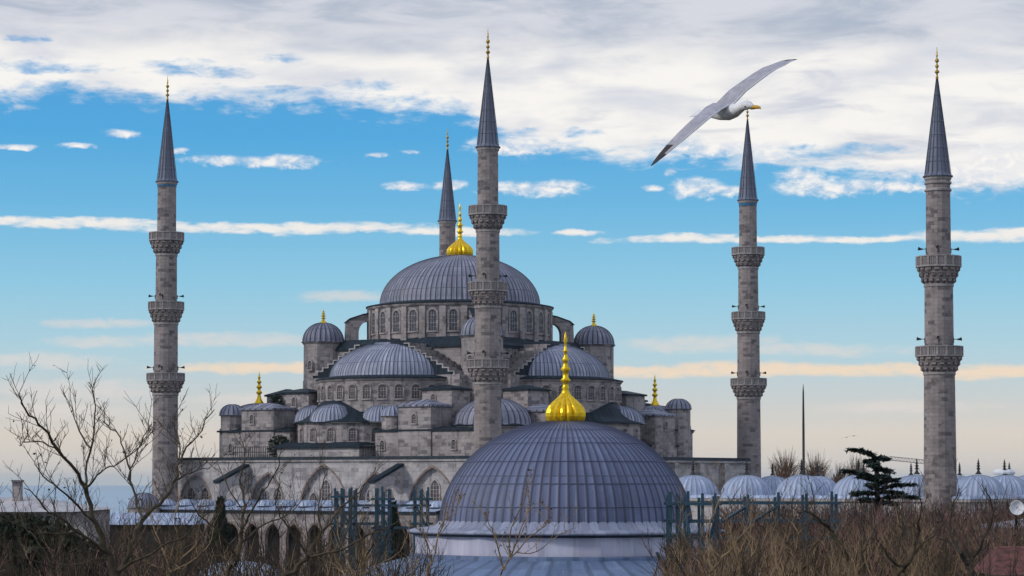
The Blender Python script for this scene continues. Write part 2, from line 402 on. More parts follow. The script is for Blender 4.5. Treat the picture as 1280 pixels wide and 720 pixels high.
    def bar(s, a, b, w_, m):
        s.tube([a, b], w_ * .7071, 4, m, False)
    def mesh(s, name):
        me = bpy.data.meshes.new(name)
        me.from_pydata(s.v, [], s.f)
        for k in s.mats: me.materials.append(M[k])
        me.polygons.foreach_set('material_index', s.m); me.polygons.foreach_set('use_smooth', s.sm)
        ul = me.uv_layers.new(name='UVMap')
        flat = []
        for u in s.uv:
            for q in u: flat += [q[0], q[1]]
        ul.data.foreach_set('uv', flat); me.update()
        return me
    def clip(s, co, no):
        # cut away everything on the positive side of a plane (domes that end at a wall)
        co = Vector(co); no = Vector(no); keep = [i for i, f in enumerate(s.f) if min((Vector(s.v[j]) - co).dot(no) for j in f) < 0]
        for i in keep:
            for j in s.f[i]:
                v = Vector(s.v[j]); d = (v - co).dot(no)
                if d > 0: s.v[j] = tuple(v - no * d)
        s.f = [s.f[i] for i in keep]; s.m = [s.m[i] for i in keep]; s.uv = [s.uv[i] for i in keep]; s.sm = [s.sm[i] for i in keep]
    def build(s, name, parent=None, loc=None, rotz=None):
        o = bpy.data.objects.new(name, s.mesh(name)); COL.objects.link(o)
        if parent: o.parent = parent
        if loc is not None: o.location = loc
        if rotz is not None: o.rotation_euler = (0, 0, rotz)
        return o
def empty(name, loc=(0, 0, 0), rotz=0):
    o = bpy.data.objects.new(name, None); COL.objects.link(o); o.location = loc; o.rotation_euler = (0, 0, rotz); o.empty_display_size = .2
    return o
def tag(o, label=None, cat=None, group=None, kind=None):
    if label: o['label'] = label
    if cat: o['category'] = cat
    if group: o['group'] = group
    if kind: o['kind'] = kind
    return o
def inst(name, me, parent, loc=(0, 0, 0), rotz=0, scale=None):
    o = bpy.data.objects.new(name, me); COL.objects.link(o); o.parent = parent; o.location = loc; o.rotation_euler = (0, 0, rotz)
    if scale: o.scale = scale
    return o

def arch(wd, h, pointed=.0, n=7, z0=0.0):
    # outline from bottom right, over the top, to bottom left: round (pointed=0) or pointed
    hw = wd / 2; pts = [(hw, z0)]
    if pointed <= 0:
        for i in range(2 * n + 1):
            t = pi * i / (2 * n); pts.append((hw * cos(t), z0 + h - hw + hw * sin(t)))
    else:
        c = hw * pointed; R = hw + c; rise = sqrt(R * R - c * c); spring = h - rise; tm = math.acos(c / R)
        for i in range(n + 1):
            t = tm * i / n; pts.append((-c + R * cos(t), z0 + spring + R * sin(t)))
        for i in range(n - 1, -1, -1):
            t = tm * i / n; pts.append((c - R * cos(t), z0 + spring + R * sin(t)))
    pts.append((-hw, z0))
    return pts

FIN = [(0, .90), (.025, .965), (.06, 1.0), (.10, 1.0), (.14, .95), (.18, .84), (.215, .69), (.25, .51), (.285, .34), (.32, .22), (.36, .15), (.38, .2), (.40, .14), (.435, .14), (.46, .28), (.49, .15), (.555, .14), (.585, .26), (.615, .14),
       (.665, .11), (.69, .2), (.715, .1), (.77, .08), (.785, .15), (.805, .07), (.86, .05), (.90, .10), (.95, .06), (1.0, .01)]
def finial(mb, cx, cy, z, R, H, ribs=0, m='gold', slim=1.0, n=16):
    prof = [((r * R if zz < .3 else r * R * slim), zz * H) for zz, r in FIN]
    if ribs:
        nn = ribs * 6; vs = []; fs = []
        for i, (r, zz) in enumerate(prof[:10]):
            k = [1, 1.1, 1.2, 1.2, 1.2, 1.15, 1.1, 1, .8, .5][i]
            for j in range(nn):
                a = 2 * pi * j / nn; rr = r * (1 + k * (.15 * abs(sin(a * ribs / 2)) - .11)); vs.append((cx + rr * cos(a), cy + rr * sin(a), z + zz))
        for i in range(9):
            for j in range(nn):
                fs.append((i * nn + j, i * nn + (j + 1) % nn, (i + 1) * nn + (j + 1) % nn, (i + 1) * nn + j))
        mb.add(vs, fs, m, None, False)
        mb.lathe(prof[9:], cx, cy, n, m, z=z)
    else: mb.lathe(prof, cx, cy, n, m, z=z)
SLIM = [(0, 1.0), (.04, 1.0), (.10, .72), (.18, .45), (.26, .34), (.29, .30), (.33, .62), (.37, .66), (.40, .34), (.46, .30), (.50, .58), (.54, .60), (.57, .30), (.63, .26), (.66, .5), (.69, .5), (.72, .24), (.78, .2), (.81, .36), (.84, .2), (.90, .12), (1.0, .02)]
def slimfin(mb, cx, cy, z, R, H, m='gold', n=10):
    mb.lathe([(r * R, zz * H) for zz, r in SLIM], cx, cy, n, m, z=z)

# ------------------------------------------------------------------ the mosque: local x towards courtyard (right, near), local y away (right, far)
OX, OY, ROT = -7.0, 328.5, atan2(-.572, .819)
ux, uy = cos(ROT), sin(ROT)
def depth_of(a, c): return OY + a * uy + c * ux
def mz(y, a, c): return pz(y, depth_of(a, c))
mosque = empty('mosque', (OX, OY, 0), ROT)
tag(mosque, 'large grey stone mosque with cascading lead domes and a gold tipped central dome', 'mosque')
def rot(k, x, y):
    for _ in range(k): x, y = -y, x
    return x, y
def window_mesh(wd, h, fr=.22, glass='glass', fm='stone', pointed=0, dep=.10):
    mb = MB(); xd = (1, 0, 0); zd = (0, 0, 1); nd = (0, -1, 0)
    inner = arch(wd, h, pointed); outer = arch(wd + 2 * fr, h + fr, pointed, z0=0)
    mb.extr(inner, (0, 0, 0), xd, zd, nd, -.25, .03, glass)
    mb.ring(outer, inner, (0, 0, 0), xd, zd, nd, -.25, dep, fm)
    mb.box(-wd / 2 - fr - .05, wd / 2 + fr + .05, -dep - .05, .2, -.2, 0, fm)
    for x in (-wd * .17, wd * .17): mb.box(x - .035, x + .035, -.07, -.025, 0.02, h - wd * .3, fm)
    for k in range(1, 5): mb.box(-wd / 2 + .02, wd / 2 - .02, -.065, -.028, h * k / 5.5, h * k / 5.5 + .05, fm)
    return mb.mesh('window')
WIN_DRUM = window_mesh(1.0, 2.75, .28)
WIN_SEMI = window_mesh(.95, 1.75, .2, 'glass_brown')
WIN_EX = window_mesh(.85, 1.65, .2, 'glass_brown')
WIN_SMALL = window_mesh(.55, 1.1, .15, 'void')
WIN_WALL = window_mesh(1.25, 2.6, .2, 'glass_brown', 'stone_lo', .8)
def radial_window(me, parent, cx, cy, R, th, z):
    inst('window', me, parent, (cx + R * cos(th), cy + R * sin(th), z), th + pi / 2)

# central drum and dome
zd0, zd1 = 31.4, 36.1
RD = 12.2
mb = MB()
mb.lathe([(RD, 30.4), (RD, zd1 - .5), (RD + .15, zd1 - .5), (RD + .3, zd1 - .3), (RD + .3, zd1 - .12)], 0, 0, 112, 'stone', smooth=False)
mb.lathe([(RD + .42, zd1 - .12), (RD + .45, zd1 + .02), (10.6, zd1 + .42)], 0, 0, 112, 'lead_dark', upm=84)
for k in range(28):                                       # pilaster strips between the windows
    th = -pi / 4 + (k + .5) * 2 * pi / 28
    mb.T = Matrix.Translation((RD * cos(th), RD * sin(th), 0)) @ Matrix.Rotation(th + pi / 2, 4, 'Z')
    mb.box(-.42, .42, -.28, .2, 31.0, zd1 - .52, 'stone')
mb.T = Matrix()
drum = mb.build('drum', mosque)
for k in range(28):
    th = -pi / 4 + k * 2 * pi / 28
    if cos(th - radians(-55)) > -.15: radial_window(WIN_DRUM, drum, 0, 0, RD + .02, th, 32.35)
mb = MB(); mb.ribdome(10.75, 6.75, 0, 0, zd1 + .35, 96, 'lead', h=.05, rw=.14, rings=18, flare=.35, flare_h=.15)
cd = mb.build('central_dome', mosque)
mb = MB(); finial(mb, 0, 0, zd1 + 6.95, 1.72, 7.2, 16); mb.lathe([(2.0, -.35), (1.9, .05), (1.6, .08)], 0, 0, 24, 'lead', z=zd1 + 6.95, upm=16)
mb.build('finial', cd)

# square base under the drum with sloping dark lead
mb = MB()
HB = 13.3
mb.box(-HB, HB, -HB, HB, 22, 30.0, 'stone')
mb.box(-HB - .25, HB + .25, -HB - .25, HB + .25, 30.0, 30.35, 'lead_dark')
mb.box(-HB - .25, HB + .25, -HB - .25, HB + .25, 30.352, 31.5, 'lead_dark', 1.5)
mb.build('drum_base', mosque)

# weight towers at the four corners of the central square
for sx_, sy_ in ((-1, -1), (1, -1), (1, 1), (-1, 1)):
    cx, cy = 13.0 * sx_, 13.0 * sy_
    mb = MB()
    mb.lathe([(2.72, 22.0), (2.72, 31.0), (2.85, 31.05), (2.95, 31.25), (2.6, 31.35)], cx, cy, 8, 'stone', a0=pi / 8, a1=2 * pi + pi / 8, smooth=False, caps=True)
    t = mb.build('weight_tower', mosque)
    mb = MB(); mb.ribdome(2.72, 2.55, cx, cy, 31.36, 24, 'lead', h=.095, rw=.22, rings=9, flare=.2, flare_h=.1)
    mb.build('tower_dome', t)
    mb = MB(); slimfin(mb, cx, cy, 33.85, .5, 1.9, 'gold'); mb.build('finial', t)
    mb = MB(); sh = .9
    q = Vector((-sx_ * .15, -sy_ * .15, 0))

# flying buttresses from the towers' side to the drum
for th0 in (radians(-135), radians(45), radians(-45), radians(135)):
    mb = MB(); c_, s_ = cos(th0), sin(th0)
    xd = (c_, s_, 0); zd = (0, 0, 1); nd = (-s_, c_, 0)
    arc = [(13.75, 30.4)] + [(13.75 - 1.3 * (1 - cos(t)), 32.6 + 1.5 * sin(t)) for t in [pi / 2 * i / 6 for i in range(7)]] + [(RD + .02, 34.1)]
    poly = [(RD + .02, 35.15), (13.2, 34.95), (14.9, 34.35), (15.4, 33.9), (15.55, 30.4)] + arc
    mb.extr(poly, (0, 0, 0), xd, zd, nd, -.75, .75, 'stone')
    mb.extr([(RD + .02, 35.16), (RD + .02, 35.3), (13.2, 35.1), (14.95, 34.5), (15.6, 33.95), (15.41, 33.9), (14.9, 34.36), (13.2, 34.96)], (0, 0, 0), xd, zd, nd, -.85, .85, 'lead_dark')
    mb.build('flying_buttress', mosque)

def block(mb, x0, x1, y0, y1, z0, z1, roof=.55, m='stone', rm='lead_dark', inset=None):
    mb.box(x0, x1, y0, y1, z0, z1, m)
    mb.hip(x0, x1, y0, y1, z1, roof, rm, inset)

for k in range(4):                       # the four sides of the square: 0 faces the camera's left, 1 the camera's right
    full = k in (0, 1)
    T = Matrix.Rotation(k * pi / 2, 4, 'Z')
    def side(px_, py_): return rot(k, px_, py_)
    # great arch with stepped extrados
    mb = MB(); mb.T = T
    mb.box(-12.4, 12.4, -17.0, -13.35, 22, 26.3, 'stone')
    N = 9; X0, X1, Z0, Z1 = 11.6, 3.6, 26.3, 30.5
    pts = [(-X0, Z0)]
    for i in range(N):
        x = -X0 + (X0 - X1) * i / N; z = Z0 + (Z1 - Z0) * (i + 1) / N
        pts += [(x, z), (x + (X0 - X1) / N, z)]
    poly = pts + [(-x, z) for x, z in reversed(pts)]
    mb.extr(list(reversed(poly)), (0, 0, 0), (1, 0, 0), (0, 0, 1), (0, -1, 0), 13.36, 17.0, 'lead_dark')
    st = (X0 - X1) / N; hs = (Z1 - Z0) / N
    for i in range(N):
        for sg in (-1, 1):
            x = sg * (X0 - st * i); z = Z0 + hs * i
            mb.box(min(x, x + sg * .02), max(x, x + sg * .02), -17.06, -13.5, z + .03, z + hs + .02, 'stone')
            mb.box(min(x - sg * .16, x + sg * .03), max(x - sg * .16, x + sg * .03), -17.08, -16.98, z - .1, z + hs + .02, 'stone_lo')
            mb.box(min(x, x - sg * st), max(x, x - sg * st), -17.085, -16.985, z + hs - .12, z + hs + .03, 'stone_lo')
    mb.build('stepped_arch', mosque)
    # semi-dome, its drum
    cx, cy = side(0, -12.5); A0 = -pi / 2 + k * pi / 2
    mb = MB()
    RS = 11.0
    mb.lathe([(RS, 21.6), (RS, 25.5), (RS + .12, 25.55), (RS + .2, 25.7), (RS + .2, 25.82)], cx, cy, 60, 'stone', A0 - 1.62, A0 + 1.62, smooth=False)
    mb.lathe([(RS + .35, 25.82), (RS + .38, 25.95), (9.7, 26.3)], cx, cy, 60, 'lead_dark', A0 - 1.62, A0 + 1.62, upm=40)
    sdm = mb.build('semi_dome_drum', mosque)
    if full:
        for i in range(-7, 8):
            radial_window(WIN_SEMI, sdm, cx, cy, RS + .02, A0 + i * radians(10.9) + radians(5 if k else 2), 23.25)
    mb = MB(); mb.ribdome(9.55, 4.95, cx, cy, 26.15, 52, 'lead_semi', h=.06, rw=.15, a0=A0 - 1.5, a1=A0 + 1.5, rings=16, flare=.5, flare_h=.18)
    qx, qy = side(0, -16.9); nx, ny = side(0, 1); mb.clip((qx, qy, 0), (nx, ny, 0))
    mb.build('semi_dome', mosque)
    if not full: continue
    # exedra storey below: wide apse wall, dark lead skirt, small pale caps
    ex, ey = side(-2.3 if k == 0 else 1.0, -18.2)
    mb = MB(); RX = 8.3
    mb.lathe([(RX, 15.5), (RX, 20.0), (RX + .12, 20.05), (RX + .12, 20.2)], ex, ey, 10, 'stone', A0 - 1.75, A0 + 1.75, smooth=False)
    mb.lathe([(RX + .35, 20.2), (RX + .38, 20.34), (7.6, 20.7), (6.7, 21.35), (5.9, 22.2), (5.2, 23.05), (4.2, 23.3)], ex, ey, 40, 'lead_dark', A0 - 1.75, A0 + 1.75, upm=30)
    exo = mb.build('apse', mosque)
    ap = RX * cos(radians(1.75 * 180 / pi / 10))
    for i in range(-4, 5):
        th = A0 + (i) * .35 + .0
        th = A0 - 1.75 + (i + 4 + .5) * .35
        radial_window(WIN_EX, exo, ex, ey, ap + .03, th, 17.85)
    for off, fwd, rr in ((-2.4, -23.8, 3.05), (3.6, -21.6, 2.6), (-8.0, -21.2, 2.4)) if k == 0 else ((3.8, -23.2, 3.0),):
        qx, qy = side(off, fwd)
        mb = MB(); mb.ribdome(rr, 2.25, qx, qy, 20.4, 22, 'lead_semi', h=.07, rw=.16, a0=A0 - 1.9, a1=A0 + 1.9, rings=8, flare=.3, flare_h=.12)
        mb.build('exedra_dome', mosque)
    # stepped piers on both sides
    for sg in (-1, 1):
        mb = MB(); mb.T = T
        x0, x1 = (9.2, 13.8) if sg > 0 else (-13.8, -9.2)
        block(mb, x0, x1, -20.6, -16.8, 15, 24.2, .5, rm='lead_dark')
        x0, x1 = (9.0, 14.0) if sg > 0 else (-16.6, -11.2)
        block(mb, x0, x1, -25.2, -20.9, 15, 22.0 if k == 0 else 21.4, .75, rm='lead')
        mb.build('stepped_pier', mosque)

# corner domes
for sx_, sy_ in ((-1, -1), (1, -1), (1, 1)):
    cx, cy = 19.0 * sx_, 19.0 * sy_
    mb = MB()
    mb.lathe([(5.15, 14), (5.15, 19.3), (5.3, 19.35), (5.35, 19.6)], cx, cy, 8, 'stone', pi / 8, 2 * pi + pi / 8, smooth=False)
    mb.lathe([(5.5, 19.6), (5.52, 19.72), (4.7, 19.95)], cx, cy, 8, 'lead_dark', pi / 8, 2 * pi + pi / 8, upm=30, smooth=False)
    ct = mb.build('corner_turret', mosque)
    for i in range(8):
        th = i * pi / 4
        if cos(th - radians(-55)) > 0: radial_window(WIN_EX, ct, cx, cy, 5.15 * cos(pi / 8) + .03, th, 16.6)
    mb = MB(); mb.ribdome(4.85, 3.3, cx, cy, 19.85, 34, 'lead', h=.06, rw=.16, rings=11, flare=.3, flare_h=.12); mb.build('corner_dome', ct)
    mb = MB(); slimfin(mb, cx, cy, 23.05, .62, 4.3, 'gold', 12); mb.build('finial', ct)

# terrace blocks around the corners
mb = MB()
block(mb, -20.6, -8.6, -25.0, -20.0, 12, 19.2, .35, inset=2.2); mb.build('terrace_block', mosque)
mb = MB(); block(mb, 5.2, 20.6, -25.0, -20.0, 12, 19.0, .4, inset=2.2); mb.build('terrace_block', mosque)
mb = MB(); block(mb, 20.0, 24.4, 6.5, 15.8, 12, 17.4, .4, inset=2.0); mb.build('terrace_block', mosque)
mb = MB(); block(mb, 20.0, 25.0, -20.0, -8.0, 12, 19.0, .4, inset=2.2); mb.build('terrace_block', mosque)
# high square masses that stand in front of the corner domes and their low lead roofs
for (x0, x1, y0, y1, z1, rf) in ((-18.0, -14.2, -18.6, -14.4, 24.0, .8), (14.2, 18.0, 14.2, 18.2, 23.6, .6), (10.6, 13.6, 14.0, 24.0, 24.6, .3), (10.6, 13.6, 24.0, 26.6, 23.4, .3)):
    mb = MB(); block(mb, x0, x1, y0, y1, 12, z1, rf); mb.build('buttress_mass', mosque)
for (cx, cy, rr) in ((-18.3, -18.6, 3.3), (19.4, 18.0, 3.4)):
    mb = MB(); mb.lathe([(rr, 12), (rr, 21.7), (rr + .15, 21.8), (rr + .2, 22.0)], cx, cy, 14, 'stone', smooth=False)
    mb.lathe([(rr + .35, 22.0), (rr + .38, 22.12), (1.2, 22.95), (.2, 23.05)], cx, cy, 28, 'lead', upm=28); mb.build('corner_buttress', mosque)
# little domed turrets on the terraces
def small_turret(cx, cy, r, z0, z1, H, m='lead', slots=True):
    mb = MB(); mb.lathe([(r, z0), (r, z1 - .2), (r + .12, z1 - .15), (r + .15, z1)], cx, cy, 12, 'stone', smooth=False)
    t = mb.build('stair_turret', mosque)
    mb = MB(); mb.ribdome(r + .1, H, cx, cy, z1, 16, m, h=.08, rw=.2, rings=7, flare=.12, flare_h=.06); mb.build('turret_dome', t)
    return t
small_turret(-19.6, -23.6, 1.55, 15, 21.5, 1.4)
small_turret(6.9, -23.6, 1.4, 15, 21.0, 1.3, 'lead_semi')
small_turret(23.2, 18.2, 1.62, 12, 22.6, 1.35)
for a_, c_, z_ in ((-18.6, -25.02, 16.6), (-11.0, -25.02, 16.6), (6.4, -25.02, 16.8), (11.2, -25.02, 16.3), (17.4, -25.02, 16.8), (-14.8, -25.23, 20.3), (11.5, -25.23, 20.0), (-11.6, -20.63, 22.6), (11.0, -20.63, 22.6)):
    inst('window', WIN_SMALL, mosque, (a_, c_, z_), 0)
for a_, c_, z_ in ((24.43, 9.0, 15.6), (24.43, 13.2, 15.6), (25.23, 11.6, 19.6), (25.23, -11.4, 19.6)):
    inst('window', WIN_SMALL, mosque, (a_, c_, z_), pi / 2)
for a_, c_ in ((-13.0, -15.75), (13.0, -15.55)):
    inst('window', WIN_SMALL, mosque, (a_, c_, 27.6), 0)

# outer wall towards the camera's left, with pointed blind arches
CW = -27.0
wallp = MB()
wallp.box(-26.2, 27.0, CW + .6, -20, 0, 15.2, 'stone_lo')
bays = [(-26.2, -19.5, -22.9, 5.4, 13.6), (-15.0, -6.6, -10.6, 5.4, 13.7), (-6.3, 3.5, -1.4, 7.4, 14.7), (3.6, 10.2, 6.9, 5.3, 13.8), (11.2, 20.0, 15.6, 6.9, 14.5)]
xs = -26.2
wtop = 15.3
def wallseg(x0, x1, top): wallp.box(x0, x1, CW, CW + .6, 0, top, 'stone_lo')
for (x0, x1, xc, wd, za) in bays:
    if x0 > xs + .01: wallseg(xs, x0 - .002, wtop)
    a = arch(wd, za - 2, .55, 9, 2.0)
    top = wtop
    poly = [(x0, 0), (x0, top), (x1, top), (x1, 0), (xc + wd / 2, 0)] + [(xc + p, z) for p, z in a] + [(xc - wd / 2, 0)]
    wallp.extr(list(reversed(poly)), (0, 0, 0), (1, 0, 0), (0, 0, 1), (0, -1, 0), -CW - .6, -CW, 'stone_lo')
    wallp.ring(arch(wd + .5, za - 2 + .3, .55, 9, 2.0), a, (xc, 0, 0), (1, 0, 0), (0, 0, 1), (0, -1, 0), -CW - .2, -CW + .05, 'brick')
    xs = x1 + .002
wallseg(xs, 27.0, wtop)
wallp.box(-26.5, 27.2, CW - .25, -20, wtop + .003, wtop + .3, 'stone_lo')
wallp.box(-26.6, 27.2, CW - .4, -19.9, wtop + .302, wtop + .62, 'lead_dark', .15)
wo_ = wallp.build('outer_wall', mosque)
mb = MB()
mb.box(-9.0, 4.3, CW - .06, -22.5, wtop + .63, 17.0, 'stone_lo'); mb.box(-9.4, 4.7, CW - .45, -22, 17.003, 17.25, 'lead_dark'); mb.box(-9.4, 4.7, CW - .45, -22, 17.252, 17.75, 'lead_dark', 1.2)
mb.build('parapet_bay', mosque)
for (x0, x1, xc, wd, za) in bays:
    for q in ((-1, 0, 1) if wd > 6 else (-.8, .8)):
        z = 9.4 + (1.0 if q == 0 else (-.6 if wd > 6 else 0))
        o = inst('window', WIN_WALL, wo_, (xc + q * wd * .28, CW + .59, z), 0)
# railings on the terrace edge
for (a, b) in ((-16.4, -9.2), (4.9, 8.0)):
    mb = MB()
    n = int((b - a) / .35)
    for i in range(n + 1):
        x = a + (b - a) * i / n; mb.box(x - .03, x + .03, CW - .03, CW + .03, wtop + .62, wtop + 1.9, 'iron')
    mb.box(a, b, CW - .04, CW + .04, wtop + 1.9, wtop + 1.98, 'iron'); mb.box(a, b, CW - .045, CW + .045, wtop + 1.2, wtop + 1.27, 'iron')
    mb.build('railing', mosque)
# raking buttresses with lead covered slopes
for a in (-14.2, 10.75):
    mb = MB(); o = 5.6
    poly = [(-CW - .05, 11.2), (-CW - .05, 14.7), (-CW + o, 12.7), (-CW + o, 0), (-CW + o - 1.1, 0), (-CW + o - 1.1, 10.2), (-CW + o - 1.5, 11.3), (-CW + o - 2.4, 12.1), (-CW + 1.4, 12.6)]
    mb.extr(poly, (a, 0, 0), (0, -1, 0), (0, 0, 1), (1, 0, 0), -.4, .4, 'stone_lo')
    mb.extr([(-CW + .03, 14.71), (-CW + .03, 15.05), (-CW + o + .15, 12.95), (-CW + o + .15, 12.6)], (a, 0, 0), (0, -1, 0), (0, 0, 1), (1, 0, 0), -.5, .5, 'lead_dark')
    mb.build('raking_buttress', mosque)
# side gallery: arcade with lead roof in front of the wall
mb = MB(); G = -34.0
n = 14; x0 = -25.5; bw = 3.35
for i in range(n):
    a0_, a1_ = x0 + i * bw, x0 + (i + 1) * bw
    a = arch(2.35, 7.6, .5, 6, 0.0); xc = (a0_ + a1_) / 2
    poly = [(a0_ + .001, 0), (a0_ + .001, 9.0), (a1_ - .001, 9.0), (a1_ - .001, 0)] + [(xc + p, z) for p, z in a]
    mb.extr(list(reversed(poly)), (0, 0, 0), (1, 0, 0), (0, 0, 1), (0, -1, 0), -G - .5, -G, 'stone')
    mb.ring(arch(2.95, 7.9, .5, 6), a, (xc, 0, 0), (1, 0, 0), (0, 0, 1), (0, -1, 0), -G - .1, -G + .06, 'brick')
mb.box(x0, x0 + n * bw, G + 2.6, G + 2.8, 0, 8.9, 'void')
mb.box(x0 - .3, x0 + n * bw + .3, G - .35, CW - .01, 9.003, 9.25, 'lead_dark')
x1 = x0 + n * bw
mb.add([(x0, G - .3, 9.26), (x1, G - .3, 9.26), (x1, CW - .02, 10.5), (x0, CW - .02, 10.5)], [(0, 1, 2, 3)], 'lead_white', [[(0, 0), (n * 3, 0), (n * 3, 6.8), (0, 6.8)]])
gal = mb.build('side_gallery', mosque)
mbd = MB(); mbd.ribdome(1.25, .8, 0, 0, 0, 14, 'lead_white', h=.04, rings=6); vault = mbd.mesh('vault_dome')
for i in range(n): inst('vault_dome', vault, gal, (x0 + (i + .5) * bw, G + 2.6, 9.75))
mb = MB(); mb.ribdome(2.0, 1.9, -24.0, G - 1.5, 9.5, 20, 'lead', h=.05, rings=8); mb.lathe([(2.1, 0), (2.1, 9.3), (2.3, 9.45)], -24.0, G - 1.5, 8, 'stone_lo', smooth=False); mb.build('corner_pavilion', mosque)

# wall towards the courtyard
mb = MB()
mb.box(20, 27.2, -19.9, 31.5, 0, 15.3, 'stone_lo'); mb.box(19.9, 27.6, -20, 32, 15.303, 15.6, 'stone_lo'); mb.box(19.8, 27.7, -20.1, 32.2, 15.602, 16.0, 'lead_dark', .3)
for c in (-14, -2, 10, 16.5, 23): mb.box(27.2, 27.9, c - .5, c + .5, 0, 15.2, 'stone_lo')
mb.box(-27, 26, 25, 31.5, 0, 15.3, 'stone'); mb.box(-26.5, -20, -19.9, 24.9, 0, 15.3, 'stone')
mb.build('courtyard_wall', mosque)

# ------------------------------------------------------------------ minarets
def muq(mb, r0, r1, z0, z1, n, tiers=3):
    # tiers of small corbels from shaft radius r0 (bottom) to r1 (top)
    for t in range(tiers):
        ra = r0 + (r1 - r0) * (t / tiers) ** .8; rb = r0 + (r1 - r0) * ((t + 1) / tiers) ** .8
        za = z0 + (z1 - z0) * t / tiers; zb = z0 + (z1 - z0) * (t + 1) / tiers
        mb.lathe([(ra, za), (ra + .04, za + (zb - za) * .45), (rb - .12, zb - .06), (rb - .04, zb - .06), (rb - .04, zb)], 0, 0, n, 'stone_min', smooth=False)
        for j in range(n):
            a = 2 * pi * (j + .5 * (t % 2)) / n
            mb.T = Matrix.Rotation(a, 4, 'Z') @ Matrix.Translation((0, 0, 0))
            wdt = rb * pi / n * .55
            vs = [(ra - .1, -wdt * .5, za), (ra - .1, wdt * .5, za), (rb - .02, -wdt, zb - .07), (rb - .02, wdt, zb - .07), (rb - .02, -wdt, za + (zb - za) * .5), (rb - .02, wdt, za + (zb - za) * .5), (ra - .1, -wdt, zb - .07), (ra - .1, wdt, zb - .07)]
            mb.add(vs, [(0, 1, 5, 4), (4, 5, 3, 2), (0, 4, 2, 6), (1, 7, 3, 5)], 'stone_min')
    mb.T = Matrix()
def minaret(a, c, ys, shafts, rails, rcone, label, tip, cone_base, fin_top, band=None, ring=None, xy=None, foot=3.0):
    x, y = (OX + a * ux - c * uy, OY + a * uy + c * ux)
    D = y
    Z = lambda py: pz(py, D)
    r_ = empty('minaret', (x, y, 0), random.uniform(0, 1)); tag(r_, label, 'minaret', 'minarets of the mosque')
    n = 16
    # shaft segments from top to bottom
    zc = Z(cone_base); zt = Z(tip)
    tops = [zc] + [Z(yy[1]) for yy in ys]
    bots = [Z(yy[0]) - .9 for yy in ys] + [9.0]
    mb = MB()
    for i in range(len(shafts)):
        ra, rb = shafts[i]
        mb.lathe([(rb, bots[i]), (ra, tops[i])], 0, 0, n, 'stone_min', smooth=False)
        if i > 0: mb.lathe([(ra + .02, tops[i] - .28), (ra + .09, tops[i] - .22), (ra + .09, tops[i] + .02)], 0, 0, n, 'stone_rail', smooth=False)
    rl = shafts[-1][1]
    mb.lathe([(foot, 0), (foot, 7.0), (foot - .3, 7.4), (rl + .3, 9.3), (rl + .3, 9.7), (rl, 9.9)], 0, 0, n, 'stone_min', smooth=False)
    mb.lathe([(shafts[0][0] + .01, zc - .5), (shafts[0][0] + .14, zc - .3), (shafts[0][0] + .16, zc - .02)], 0, 0, n, 'stone_rail', smooth=False)
    if ring:
        for yy in ring:
            z = Z(yy); mb.lathe([(shafts[0][0] + .0, z - .2), (shafts[0][0] + .16, z - .1), (shafts[0][0] + .16, z + .1), (shafts[0][0], z + .2)], 0, 0, n, 'stone_rail', smooth=False)
    mb.build('shaft', r_)
    if band:
        mb = MB(); mb.lathe([(shafts[0][0] + .05, Z(band)), (shafts[0][0] + .05, zc - .32)], 0, 0, n, 'tile_blue', smooth=False); mb.build('tile_band', r_)
    for i, yy in enumerate(ys):
        zr, zk = Z(yy[0]), Z(yy[1]); R = rails[i]; rs = shafts[i + 1][0]
        hr = (zr - zk) * .36
        mb = MB()
        muq(mb, rs + .06, R - .08, zk, zr - hr - .12, n, 3)
        mb.lathe([(R - .1, zr - hr - .14), (R + .06, zr - hr - .1), (R + .06, zr - hr + .06), (R - .02, zr - hr + .06)], 0, 0, n, 'stone_rail', smooth=False)
        mb.lathe([(R - .02, zr - hr + .05), (1.0, zr - hr + .05)], 0, 0, n, 'stone_min', smooth=False)
        b = mb.build('balcony', r_)
        mb = MB()
        mb.lathe([(R - .07, zr - hr + .06), (R - .07, zr - .12)], 0, 0, n, 'stone_rail', smooth=False)
        mb.lathe([(R - .07, zr - .14), (R + .05, zr - .12), (R + .05, zr), (R - .18, zr), (R - .2, zr - hr + .06)], 0, 0, n, 'stone_rail', smooth=False)
        for j in range(n):
            t = 2 * pi * j / n
            mb.T = Matrix.Rotation(t, 4, 'Z'); mb.box(R - .14, R + .045, -.09, .09, zr - hr + .062, zr - .14, 'stone_rail')
            mb.T = Matrix.Rotation(t + pi / n, 4, 'Z'); rr = (R - .07) * cos(pi / n)
            for q in (-.2, 0, .2): mb.box(rr - .02, rr + .07, q * R * .38 - .035, q * R * .38 + .035, zr - hr + .1, zr - .16, 'stone_rail')
        mb.T = Matrix(); mb.build('railing', b)
        if not (i == 0 and len(ys) == 3):
            for t in (0.05, pi / 2 + .3, pi + .1, 3 * pi / 2 - .2):
                t2 = t - r_.rotation_euler.z; mb = MB(); ra = shafts[i][1]
                if len(ys) == 3 and i == 1 and False: continue
                zz = zr + .75
                mb.T = Matrix.Rotation(t2, 4, 'Z')
                mb.tube([(ra - .05, 0, zz), (ra + .4, 0, zz)], .04, 5, 'iron'); mb.tube([(ra + .38, 0, zz), (ra + .6, 0, zz), (ra + .85, 0, zz + .04)], [.07, .11, .2], 8, 'iron')
                mb.tube([(ra, 0, zz - .4), (ra, 0, zz + .15)], .07, 5, 'iron')
                mb.build('loudspeaker', r_)
    # spire: lead sheets
    mb = MB(); H = zt - zc; nr = 16
